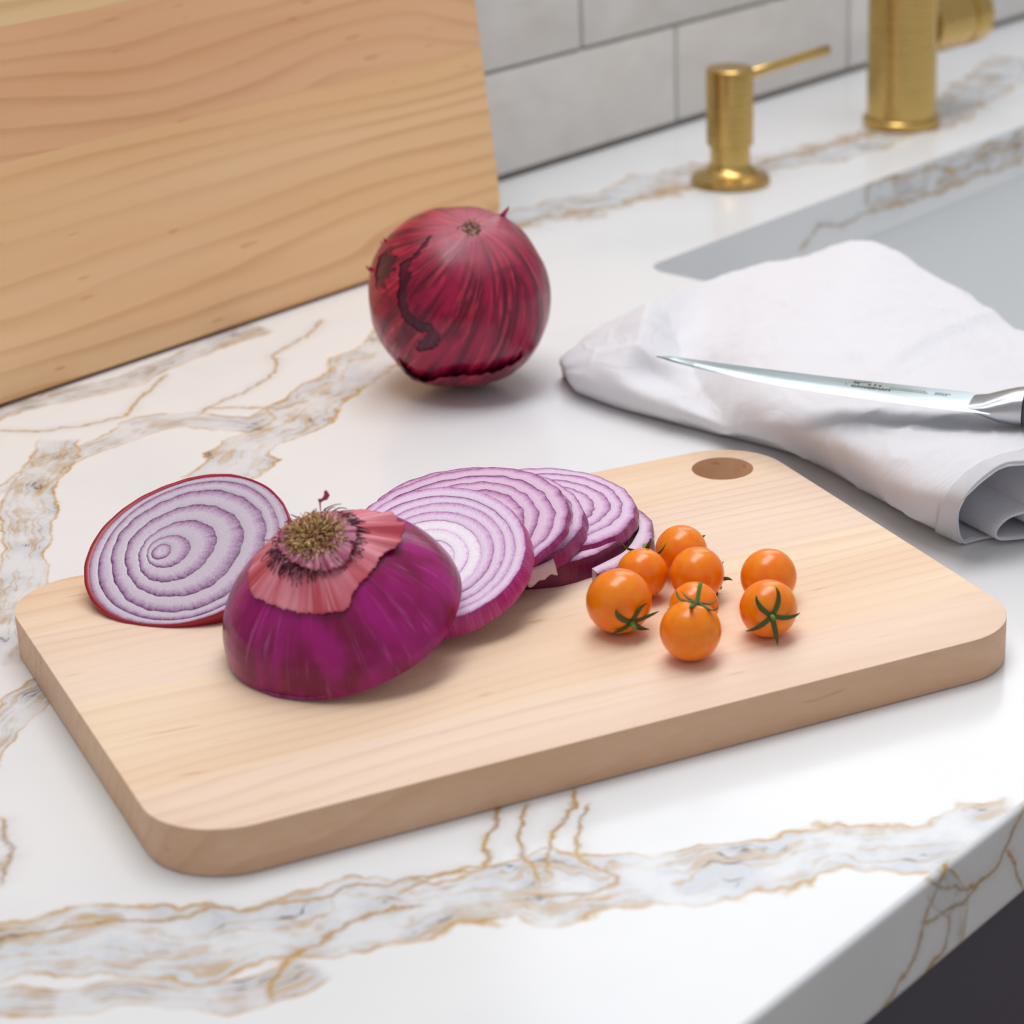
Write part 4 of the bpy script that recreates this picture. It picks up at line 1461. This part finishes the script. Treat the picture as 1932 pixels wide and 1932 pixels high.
def tomato(label, c, r, axis, seed, spin, lens, stem=0.5, droop=0.35, curl=0.6):
    root = empty('cherry_tomato', (c[0], c[1], BT))
    tag(root, label, 'tomato', 'orange cherry tomatoes on the cutting board')
    q = Vector((0, 0, 1)).rotation_difference(axis) @ Quaternion((0, 0, 1), spin)
    f = link_obj('fruit', FRUIT, root, (0, 0, r), q)
    f.scale = (r, r, r * 0.985)
    rnd = random.Random(seed)
    V, Fc = [], []
    zc = 0.895
    for k, L in enumerate(lens):
        a = 2 * math.pi * k / len(lens) + rnd.uniform(-0.18, 0.18)
        path, wd, nr = [], [], []
        bend = rnd.uniform(-0.4, 0.4)
        cu_ = curl * rnd.uniform(0.5, 1.3)
        nn = 11
        for i in range(nn):
            s = i / (nn - 1)
            aa = a + bend * s * s
            rr = 0.05 + L * s * (1 - 0.12 * s)
            rr_c = min(rr, 1.3)
            # follow the shoulder of the fruit, then lift away
            zz = zc + 0.05 + 0.02 * s - droop * rr_c ** 2 * 0.62 + cu_ * max(0, s - 0.45) ** 2 * 1.1
            path.append(Vector((rr * math.cos(aa), rr * math.sin(aa), zz)))
            wd.append(0.085 * (math.sin(math.pi * min(1, s * 0.78 + 0.22)) ** 0.8) + 0.008)
            nr.append(Vector((0.25 * math.cos(aa), 0.25 * math.sin(aa), 1)))
        tube_into(V, Fc, path, wd, thick=0.32, nrm=nr, sides=8)
    cal = link_obj('calyx', mesh_from(V, Fc, GREEN), root, (0, 0, r), q)
    cal.scale = (r, r, r)
    V, Fs = [], []
    tube_into(V, Fs, [Vector((0, 0, zc - 0.02)), Vector((0.01, 0, zc + 0.08)), Vector((0.03, 0.01, zc + 0.1 + stem * 0.5)), Vector((0.05, 0.015, zc + 0.1 + stem))], [0.13, 0.085, 0.072, 0.08], sides=10)
    st = link_obj('stem', mesh_from(V, Fs, SGREEN), root, (0, 0, r), q)
    st.scale = (r, r, r)
    return root


tomato('rearmost orange cherry tomato, farthest from the board front', (0.6459, 0.5054), 0.00973, camdir(0.62, 0.02, -0.78), 1, 0.6, (0.7, 0.8, 0.75, 0.7, 0.8), 0.3)
tomato('orange cherry tomato nearest the onion ring, its green stem poking up behind', (0.6226, 0.5051), 0.00926, camdir(0.05, 0.80, -0.60), 2, 0.2, (1.3, 0.9, 1.2, 1.0, 0.9), 0.42, curl=1.6)
tomato('orange cherry tomato in the middle of the left cluster', (0.6326, 0.4879), 0.0099, camdir(0.66, -0.42, -0.62), 3, 1.1, (1.0, 1.0, 0.9, 1.2, 1.0), 0.3, curl=0.8)
tomato('largest orange cherry tomato, leftmost, with drooping green calyx in front', (0.5952, 0.4936), 0.01155, camdir(0.46, -0.66, 0.59), 4, 2.3, (1.0, 0.75, 0.95, 1.0, 0.85), 0.22, droop=0.3, curl=0.25)
tomato('small orange cherry tomato hidden just behind the front one', (0.612, 0.4735), 0.0087, camdir(-0.45, 0.2, -0.87), 5, 0.0, (0.8, 0.7, 0.8, 0.7, 0.8), 0.3)
tomato('frontmost orange cherry tomato with its calyx and stem on top', (0.5923, 0.4599), 0.01056, camdir(0.22, 0.95, 0.2), 6, 0.9, (1.0, 0.9, 0.95, 1.0, 0.85), 0.62, curl=0.9)
tomato('rear orange cherry tomato of the pair on the right', (0.6453, 0.4654), 0.01015, camdir(0.2, -0.25, -0.95), 7, 0.3, (0.7, 0.8, 0.7, 0.8, 0.7), 0.3)
tomato('front orange cherry tomato of the right pair with a star-shaped green calyx', (0.6232, 0.4495), 0.01014, camdir(0.13, -0.25, 0.96), 8, 0.35, (1.12, 1.0, 1.1, 1.15, 1.05), 0.3, droop=0.25, curl=0.35)

# ------------------------------------------------------------------ towel
TOWEL_NET = [
    [(0.8252, 0.7147, 0.0006), (0.8415, 0.717, 0.0006), (0.8647, 0.7163, 0.0006), (0.8845, 0.7063, 0.0006), (0.9308, 0.7118, 0.0006), (0.9738, 0.6913, 0.0006), (1.0179, 0.6699, 0.0006), (0.9804, 0.6019, 0.0006), (0.9287, 0.526, 0.0006), (0.9011, 0.4768, 0.0006)],
    [(0.8269, 0.7159, 0.0008), (0.8432, 0.7182, 0.001), (0.8664, 0.7175, 0.006), (0.8862, 0.7075, 0.012), (0.9325, 0.713, 0.01), (0.9755, 0.6925, 0.014), (1.0196, 0.6711, 0.016), (0.9821, 0.6031, 0.018), (0.9304, 0.5272, 0.02), (0.9028, 0.478, 0.02)],
    [(0.822, 0.7124, 0.01), (0.8383, 0.7147, 0.013), (0.8615, 0.714, 0.018), (0.8813, 0.704, 0.024), (0.9276, 0.7095, 0.022), (0.9706, 0.689, 0.026), (1.0147, 0.6676, 0.028), (0.9772, 0.5996, 0.03), (0.9255, 0.5237, 0.032), (0.8979, 0.4745, 0.032)],
    [(0.8153, 0.7057, 0.012), (0.8202, 0.698, 0.017), (0.8317, 0.6881, 0.023), (0.8502, 0.6823, 0.03), (0.8890, 0.6830, 0.0205), (0.9055, 0.6513, 0.03), (0.9411, 0.6273, 0.034), (0.9193, 0.5662, 0.035), (0.8766, 0.4953, 0.036), (0.8506, 0.451, 0.036)],
    [(0.8095, 0.6998, 0.013), (0.8082, 0.6865, 0.019), (0.8108, 0.6696, 0.024), (0.8228, 0.6607, 0.026), (0.8360, 0.6470, 0.0205), (0.8466, 0.6158, 0.033), (0.8751, 0.591, 0.036), (0.8678, 0.5365, 0.037), (0.8343, 0.4745, 0.038), (0.8109, 0.4325, 0.038)],
    [(0.808, 0.698, 0.012), (0.8032, 0.6808, 0.018), (0.8017, 0.6623, 0.021), (0.8150, 0.652, 0.0155), (0.8100, 0.6230, 0.0145), (0.7978, 0.5803, 0.032), (0.8121, 0.5519, 0.036), (0.8077, 0.5058, 0.037), (0.7962, 0.4578, 0.038), (0.7815, 0.4269, 0.037)],
    [(0.8065, 0.6961, 0.011), (0.7996, 0.6773, 0.015), (0.7975, 0.6583, 0.016), (0.7979, 0.637, 0.0145), (0.7958, 0.6067, 0.0135), (0.7854, 0.5714, 0.0225), (0.7732, 0.5314, 0.031), (0.7642, 0.4918, 0.034), (0.7608, 0.46, 0.036), (0.7613, 0.4392, 0.036)],
    [(0.8082, 0.6968, 0.008), (0.7996, 0.6767, 0.011), (0.7981, 0.6583, 0.01), (0.7974, 0.6367, 0.0095), (0.7964, 0.6059, 0.0095), (0.7926, 0.5766, 0.0125), (0.7755, 0.5365, 0.02), (0.7586, 0.4973, 0.024), (0.7466, 0.4654, 0.027), (0.7472, 0.4452, 0.028)],
    [(0.8109, 0.6966, 0.004), (0.8052, 0.6808, 0.005), (0.802, 0.6609, 0.005), (0.8013, 0.6399, 0.005), (0.8029, 0.6109, 0.0045), (0.8022, 0.5835, 0.005), (0.7908, 0.5496, 0.009), (0.7748, 0.5114, 0.01), (0.7579, 0.4756, 0.012), (0.7545, 0.4526, 0.014)],
    [(0.8147, 0.6973, 0.0006), (0.8116, 0.6855, 0.0006), (0.8082, 0.6653, 0.0006), (0.8084, 0.6456, 0.0006), (0.8085, 0.6152, 0.0006), (0.8091, 0.5886, 0.0006), (0.807, 0.5608, 0.0006), (0.7925, 0.5243, 0.0006), (0.7795, 0.4915, 0.0006), (0.7649, 0.4545, 0.0008)],
    [(0.8268, 0.7041, 0.0006), (0.8235, 0.691, 0.0006), (0.821, 0.6713, 0.0006), (0.8224, 0.6523, 0.0006), (0.8238, 0.6226, 0.0006), (0.824, 0.5953, 0.0006), (0.8216, 0.5671, 0.0006), (0.8085, 0.53, 0.0006), (0.7972, 0.4981, 0.0006), (0.7805, 0.4469, 0.0008)],
]
CLOTH, t_, b_ = new_mat('white_cotton', lin('EBEAF0'), 0.9, spec=0.15, sss=0.0)
uvn = t_.n('ShaderNodeUVMap').outputs[0]
u_, v_, _ = t_.sep(uvn)
wv1 = t_.math('SINE', t_.math('MULTIPLY', u_, 6283.0 / 1.0))
wv2 = t_.math('SINE', t_.math('MULTIPLY', v_, 6283.0 / 1.0))
weave = t_.math('MULTIPLY', wv1, wv2)
crk = t_.noise(uvn, 22.0, 4.0, 0.6, 1.2)
ridge = t_.math('ABSOLUTE', t_.math('SUBTRACT', crk, 0.5))
b1 = t_.n('ShaderNodeBump')
b1.inputs['Strength'].default_value = 0.4
b1.inputs['Distance'].default_value = 0.0005
t_.put(b1.inputs['Height'], weave)
b2 = t_.n('ShaderNodeBump')
b2.inputs['Strength'].default_value = 0.35
b2.inputs['Distance'].default_value = 0.004
t_.put(b2.inputs['Height'], ridge)
t_.put(b2.inputs['Normal'], b1.outputs[0])
t_.put(b_.inputs['Normal'], b2.outputs[0])
b_.inputs['Sheen Weight'].default_value = 0.15


def cr(p, t):
    """Catmull-Rom through an array of points, t in 0..len-1"""
    n = len(p)
    i = np.clip(np.floor(t).astype(int), 0, n - 2)
    f = (t - i)[:, None, None] if p.ndim == 3 else (t - i)[:, None]
    g = lambda k: p[np.clip(i + k, 0, n - 1)]
    a, b, c, d = g(-1), g(0), g(1), g(2)
    return 0.5 * (2 * b + (c - a) * f + (2 * a - 5 * b + 4 * c - d) * f ** 2 + (3 * b - a - 3 * c + d) * f ** 3)


towel = empty('folded_towel', (0.86, 0.58, 0.0005))
tag(towel, 'loosely folded white cotton kitchen towel under the knife', 'towel')
T0 = np.array((0.86, 0.58, 0.0005))


CREASES = [
    # (height, half width, line across the cloth)
    (-0.004, 0.0055, [(0.884, 0.7059), (0.8338, 0.6462), (0.7885, 0.5884), (0.7664, 0.5554)]),
    (0.0022, 0.004, [(0.8858, 0.714), (0.8524, 0.6832), (0.8033, 0.6544)]),
    (0.0014, 0.0014, [(0.9309, 0.6908), (0.8709, 0.6013), (0.8184, 0.5319), (0.7936, 0.5051)]),
    (0.0012, 0.0014, [(0.9485, 0.6743), (0.9127, 0.612), (0.8772, 0.5536), (0.8574, 0.519)]),
    (0.0030, 0.0035, [(0.8162, 0.5359), (0.8622, 0.544), (0.8986, 0.5446), (0.9625, 0.5517)]),
    (-0.0022, 0.0025, [(0.8275, 0.5271), (0.8618, 0.5273), (0.8625, 0.5141), (0.8906, 0.5121)]),
    (0.0016, 0.0018, [(0.7696, 0.5415), (0.7574, 0.5068), (0.7494, 0.4788), (0.7317, 0.4432)]),
    (0.001, 0.002, [(0.8265, 0.6314), (0.8254, 0.5953), (0.8401, 0.5628), (0.8419, 0.5363)]),
    (-0.001, 0.002, [(0.8272, 0.6053), (0.7998, 0.5712), (0.7847, 0.536)]),
    (0.0020, 0.0025, [(0.8611, 0.5886), (0.8982, 0.5903), (0.9208, 0.5728), (0.9162, 0.5384)]),
    (0.0008, 0.0018, [(0.8642, 0.6694), (0.8533, 0.6304), (0.8641, 0.6024)]),
    (0.001, 0.002, [(0.7756, 0.5193), (0.7729, 0.4917), (0.7777, 0.4647)]),
]


def crease(P):
    out = np.zeros(len(P))
    for amp, w, pts in CREASES:
        poly = smooth_poly(pts, 2)
        best = np.full(len(P), 1e9)
        al = np.zeros(len(P))
        cum = 0.0
        for a, b in zip(poly, poly[1:]):
            ab = b - a
            t = np.clip(((P - a) @ ab) / (ab @ ab), 0, 1)
            d = np.linalg.norm(P - (a + t[:, None] * ab), axis=1)
            up = d < best
            best = np.where(up, d, best)
            al = np.where(up, cum + t * np.linalg.norm(ab), al)
            cum += np.linalg.norm(ab)
        tap = np.clip(np.minimum(al, cum - al) / (0.25 * cum), 0.0, 1.0)
        out += amp * np.exp(-(best / w) ** 1.3) * tap
    return out


def sheet(net, nu, nv, wr=0.0, thick=0.0011, name='cloth', seed=0.0, zmin=0.0012):
    net = np.array(net, float)
    S = cr(net, np.linspace(0, len(net) - 1, nu))
    S = np.swapaxes(S, 0, 1)
    S = cr(S, np.linspace(0, S.shape[0] - 1, nv))
    S = np.swapaxes(S, 0, 1)            # nu x nv x 3
    du = np.gradient(S, axis=0)
    dv = np.gradient(S, axis=1)
    nrm = np.cross(du, dv)
    nrm /= np.linalg.norm(nrm, axis=2, keepdims=True) + 1e-12
    if wr:
        w = np.zeros((nu, nv))
        for i in range(nu):
            for j in range(nv):
                p = Vector(S[i, j])
                a = mnoise.noise(Vector((p.x * 45 + p.y * 20, p.y * 16 - p.x * 8, p.z * 20 + seed)))
                b = 1 - abs(mnoise.noise(Vector((p.x * 60 - 40 * p.y + seed, p.y * 70, p.z * 30)))) * 2.4
                c_ = 1 - abs(mnoise.noise(Vector((p.x * 22 + 26 * p.y + 5, p.y * 9 - p.x * 12, seed)))) * 3.2
                w[i, j] = a * 0.7 + max(0, b) ** 3 * 0.3 + max(0, c_) ** 2 * 0.75
        lift = np.clip(S[..., 2] / 0.012, 0, 1)
        cz = crease(S[..., :2].reshape(-1, 2)).reshape(nu, nv) if name == 'cloth' else 0.0
        S = S + nrm * (w * lift * wr)[..., None]
        S[..., 2] += cz * lift
    S[..., 2] = np.maximum(S[..., 2], zmin)
    lu = np.concatenate([[0], np.cumsum(np.linalg.norm(np.diff(S, axis=0), axis=2).mean(1))])
    lv = np.concatenate([[0], np.cumsum(np.linalg.norm(np.diff(S, axis=1), axis=2).mean(0))])
    me = mesh_np((S - T0).reshape(-1, 3), grid_quads(nu, nv), CLOTH)
    uvl = me.uv_layers.new(name='UVMap')
    li = np.zeros(len(me.loops), np.int32)
    me.loops.foreach_get('vertex_index', li)
    uv = np.stack([lu[li // nv], lv[li % nv]], 1)
    uvl.data.foreach_set('uv', uv.astype(np.float32).ravel())
    o = link_obj(name, me, towel)
    md = o.modifiers.new('thickness', 'SOLIDIFY')
    md.thickness = thick
    md.offset = 0
    return o, S


TOWEL_NET = [[tuple(np.array(l[0]) * 0.12 + np.array((0.8232, 0.7085, 0.0075)) * 0.88)] + l for l in TOWEL_NET]
_, SM = sheet(TOWEL_NET, 190, 260, 0.0017, name='cloth')

# stitched hem along the open end: a doubled band standing slightly proud
NV = SM.shape[1]
seg_u = slice(int(190 * 0.48), int(190 * 0.93))
hemS = SM[seg_u, NV - 14:NV, :]
du = np.gradient(hemS, axis=0)
dv = np.gradient(hemS, axis=1)
nh = np.cross(du, dv)
nh /= np.linalg.norm(nh, axis=2, keepdims=True) + 1e-12
if nh[0, 0, 2] < 0:
    nh = -nh
hem = hemS + nh * 0.0011
hem[..., 2] = np.maximum(hem[..., 2], 0.0022)
me = mesh_np((hem - T0).reshape(-1, 3), grid_quads(*hem.shape[:2]), CLOTH)
me.uv_layers.new(name='UVMap')
ho = link_obj('hem', me, towel)
md = ho.modifiers.new('thickness', 'SOLIDIFY')
md.thickness = 0.0009
md.offset = 0

# inner folds seen at the open end: a lower layer and a rolled inner fold
ax_t = Vector((0.7545, 0.4526, 0)) - Vector((0.7908, 0.5496, 0))
ax_t.normalize()
perp = Vector((-ax_t.y, ax_t.x, 0))
if perp.x < 0:
    perp = -perp


def fold(section, start, length, nm, skew=0.0):
    net = []
    for px, pz in section:
        row = []
        for k in range(6):
            s = k / 5
            p = Vector(start) + ax_t * (length * s + skew * px * s) + perp * px
            row.append((p.x, p.y, pz))
        net.append(row)
    return sheet(net, 60, 24, 0.0004, name=nm, seed=3.0)


fold([(0.060, 0.0022), (0.040, 0.0022), (0.02, 0.0022), (0.006, 0.0024), (-0.001, 0.0035), (-0.002, 0.007), (0.002, 0.0115), (0.010, 0.0135), (0.024, 0.0145), (0.05, 0.0155)],
     (0.806, 0.535, 0), 0.098, 'inner_fold', 0.25)
fold([(0.058, 0.0042), (0.040, 0.0040), (0.026, 0.0040), (0.0175, 0.0048), (0.013, 0.0085), (0.0125, 0.0135), (0.016, 0.0185), (0.024, 0.0215), (0.036, 0.0225), (0.055, 0.0225)],
     (0.806, 0.535, 0), 0.112, 'inner_roll', 0.2)

# ------------------------------------------------------------------ knife
STEEL, t_, b_ = new_mat('polished_steel_blade', lin('C9D3D6'), 0.2, 1.0)
br = t_.noise(t_.scale(t_.objco(), (40, 900, 40)), 1.0, 2.0, 0.5)
t_.put(b_.inputs['Roughness'], t_.math('ADD', 0.16, t_.math('MULTIPLY', br, 0.12)))
t_.put(b_.inputs['Base Color'], t_.mix(br, lin('AEBDC4'), lin('C2CFD4')))
HSTEEL, _, _ = new_mat('satin_steel_handle', lin('C4C6CA'), 0.28, 1.0)
DARKH, t_, b_ = new_mat('dark_grey_handle_scale', lin('4A474B'), 0.4)
t_.put(b_.inputs['Base Color'], t_.mix(t_.noise(t_.objco(), 60, 2), lin('434046'), lin('535055')))
COPPER, _, _ = new_mat('copper_inlay', lin('D48A4E'), 0.3, 1.0)
INK, _, _ = new_mat('etched_mark', lin('30383C'), 0.6)
INK2, _, _ = new_mat('faint_etched_mark', lin('7E9298'), 0.5)

ka_ = Vector((-0.345, 0.9386, 0.030)).normalized()       # heel -> tip
kw_ = Vector((0.938, 0.346, -0.008))
kw_ = (kw_ - ka_ * kw_.dot(ka_)).normalized()            # edge -> spine
kn_ = ka_.cross(kw_)
if kn_.z < 0:
    kn_ = -kn_
# roll the blade a little so its face looks at the window
roll = Quaternion(ka_, R(0.0))
kw_, kn_ = roll @ kw_, roll @ kn_
MK_ = Matrix((ka_, kw_, kn_)).transposed()
knife = empty('chef_knife', Vector((0.7899, 0.4608, 0.0465)), MK_.to_quaternion() if MK_.determinant() > 0 else None)
flipk = 1.0
if MK_.determinant() < 0:
    # right-handed frame: use -a, w, n
    MK_ = Matrix((-ka_, kw_, kn_)).transposed()
    knife.rotation_mode = 'QUATERNION'
    knife.rotation_quaternion = MK_.to_quaternion()
    flipk = -1.0
tag(knife, 'steel chef knife with a dark handle resting on the white towel', 'knife')

EDGEP = [(0.0, 0.0), (0.02, -0.0006), (0.045, 0.0), (0.069, 0.0012), (0.09, 0.0036), (0.11, 0.0078), (0.125, 0.0120), (0.137, 0.0163), (0.1464, 0.0205)]
SPINE = [(0.007, 0.0206), (0.02, 0.0201), (0.045, 0.0192), (0.069, 0.0186), (0.09, 0.0186), (0.11, 0.0189), (0.125, 0.0194), (0.137, 0.0200), (0.1466, 0.0207)]
xsE = np.array(EDGEP)
xsS = np.array(SPINE)
V, F = [], []
nb = 50
for i in range(nb):
    s = i / (nb - 1)
    x = 0.1464 * s
    e = np.interp(x, xsE[:, 0], xsE[:, 1])
    sp = np.interp(max(x, 0.007), xsS[:, 0], xsS[:, 1])
    xs_ = 0.007 * (1 - s)
    row = [(x, e, 0.0), (x + 0.15 * xs_, e + (sp - e) * 0.12, 0.0005), (x + xs_ * 0.5, e + (sp - e) * 0.55, 0.00085), (x + xs_, sp, 0.0010),
           (x + xs_, sp, -0.0010), (x + xs_ * 0.5, e + (sp - e) * 0.55, -0.00085), (x + 0.15 * xs_, e + (sp - e) * 0.12, -0.0005)]
    for p in row:
        V.append((p[0] * flipk, p[1], p[2] * (1 if s < 0.97 else 0.5)))
per = 7
for i in range(nb - 1):
    for k in range(per):
        F.append((i * per + k, i * per + (k + 1) % per, (i + 1) * per + (k + 1) % per, (i + 1) * per + k))
F.append(tuple(range(per)))
F.append(tuple(range((nb - 1) * per, nb * per))[::-1])
bm = bmesh.new()
me = mesh_from(V, F, STEEL)
bm.from_mesh(me)
bl = link_obj('blade', bm_mesh(bm, STEEL, smooth=True, angle=25), knife)


def loft(sections, mat, n=28, sup=2.6):
    """sections: (along, centre across, half width, half thickness, centre height)"""
    V, F = [], []
    for x, yc, hw, ht, zc in sections:
        for k in range(n):
            a = 2 * math.pi * k / n
            cx_, sx_ = math.cos(a), math.sin(a)
            V.append((x * flipk, yc + hw * math.copysign(abs(cx_) ** (2 / sup), cx_), zc + ht * math.copysign(abs(sx_) ** (2 / sup), sx_) + 0.004 * min(1.0, max(0.0, -x / 0.04))))
    for i in range(len(sections) - 1):
        for k in range(n):
            F.append((i * n + k, i * n + (k + 1) % n, (i + 1) * n + (k + 1) % n, (i + 1) * n + k))
    F.append(tuple(range(n)))
    F.append(tuple(range((len(sections) - 1) * n, len(sections) * n))[::-1])
    bm = bmesh.new()
    me = mesh_from(V, F, mat)
    bm.from_mesh(me)
    return bm_mesh(bm, mat, smooth=True, angle=50)


link_obj('bolster', loft([(0.010, 0.0112, 0.0090, 0.0011, 0), (0.004, 0.0108, 0.0096, 0.0030, 0), (-0.002, 0.0108, 0.0096, 0.0055, 0), (-0.008, 0.0112, 0.0092, 0.0070, 0), (-0.012, 0.0114, 0.0090, 0.0074, 0)], HSTEEL), knife)
link_obj('handle', loft([(-0.0125, 0.0114, 0.0090, 0.0074, 0), (-0.03, 0.0112, 0.0096, 0.0082, 0), (-0.06, 0.0108, 0.0104, 0.0088, 0), (-0.09, 0.0104, 0.0100, 0.0086, 0), (-0.112, 0.0100, 0.0104, 0.0086, 0), (-0.120, 0.0098, 0.0094, 0.0072, 0)], DARKH), knife)
link_obj('steel_cap', loft([(-0.0122, 0.0135, 0.0072, 0.0012, 0.0068), (-0.03, 0.0132, 0.0076, 0.0012, 0.0077), (-0.06, 0.0128, 0.0082, 0.0012, 0.0083), (-0.10, 0.0124, 0.0078, 0.0012, 0.0081)], HSTEEL), knife)
link_obj('copper_line', loft([(-0.0122, 0.0062, 0.0008, 0.0010, 0.0064), (-0.03, 0.0056, 0.0008, 0.0010, 0.0072), (-0.06, 0.0048, 0.0008, 0.0010, 0.0078), (-0.10, 0.0046, 0.0008, 0.0010, 0.0076)], COPPER), knife)


def marks(polys, mat, name, z=0.00104):
    bm = bmesh.new()
    for poly in polys:
        vs = [bm.verts.new((x * flipk, y, z)) for x, y in poly]
        f = bm.faces.new(vs)
    me = bm_mesh(bm, mat)
    for p in me.polygons:
        if p.normal.z < 0:
            p.flip()
    o = link_obj(name, me, bl)
    md = o.modifiers.new('thickness', 'SOLIDIFY')
    md.thickness = 0.00006
    return o


def bar(x0, y0, x1, y1, w):
    d = Vector((x1 - x0, y1 - y0)).normalized()
    n = Vector((-d.y, d.x)) * w / 2
    return [(x0 + n.x, y0 + n.y), (x1 + n.x, y1 + n.y), (x1 - n.x, y1 - n.y), (x0 - n.x, y0 - n.y)]


# etched emblem: a crossed stroke with a sweep, then three small blocks
X0 = 0.0600
marks([bar(X0, 0.0172, X0 - 0.0026, 0.0146, 0.0007), bar(X0 - 0.0026, 0.0168, X0 - 0.0002, 0.0148, 0.0005), bar(X0 - 0.0026, 0.0160, X0 - 0.0048, 0.0172, 0.0003), bar(X0 - 0.0048, 0.0172, X0 - 0.0072, 0.0174, 0.00025),
       bar(X0 - 0.0064, 0.0150, X0 - 0.0076, 0.0150, 0.0010), bar(X0 - 0.0092, 0.0144, X0 - 0.0092, 0.0164, 0.0007), bar(X0 - 0.0108, 0.0150, X0 - 0.0120, 0.0150, 0.0011), bar(X0 + 0.0026, 0.0128, X0 + 0.0022, 0.0128, 0.0006)], INK, 'etched_emblem')
cu_f = bpy.data.curves.new('etched_lettering', 'FONT')
cu_f.body = 'CANGSHAN'
cu_f.size = 0.0029
cu_f.offset = 0.0001
cu_f.space_character = 1.05
tmp = bpy.data.objects.new('tmp_text', cu_f)
COL.objects.link(tmp)
dg = bpy.context.evaluated_depsgraph_get()
tme = bpy.data.meshes.new_from_object(tmp.evaluated_get(dg))
bpy.data.objects.remove(tmp)
tme.materials.clear()
tme.materials.append(INK)
tx = link_obj('etched_lettering', tme, bl)
tx.location = (X0 * flipk if flipk < 0 else X0, 0.0106, 0.00098)
if flipk > 0:
    tx.rotation_euler = (0, 0, math.pi)
# faint fine print further along the blade, too small to read
rn = random.Random(4)
pol = []
for row_, (xa, xb) in ((0.0150, (0.0445, 0.0300)), (0.0132, (0.0445, 0.0285)), (0.0150, (0.0255, 0.0195)), (0.0134, (0.0255, 0.0205))):
    x = xa
    while x > xb:
        w_ = rn.uniform(0.0004, 0.0009)
        pol.append(bar(x, row_, x - w_, row_, 0.0007))
        x -= w_ + 0.00035
marks(pol, INK2, 'fine_print')
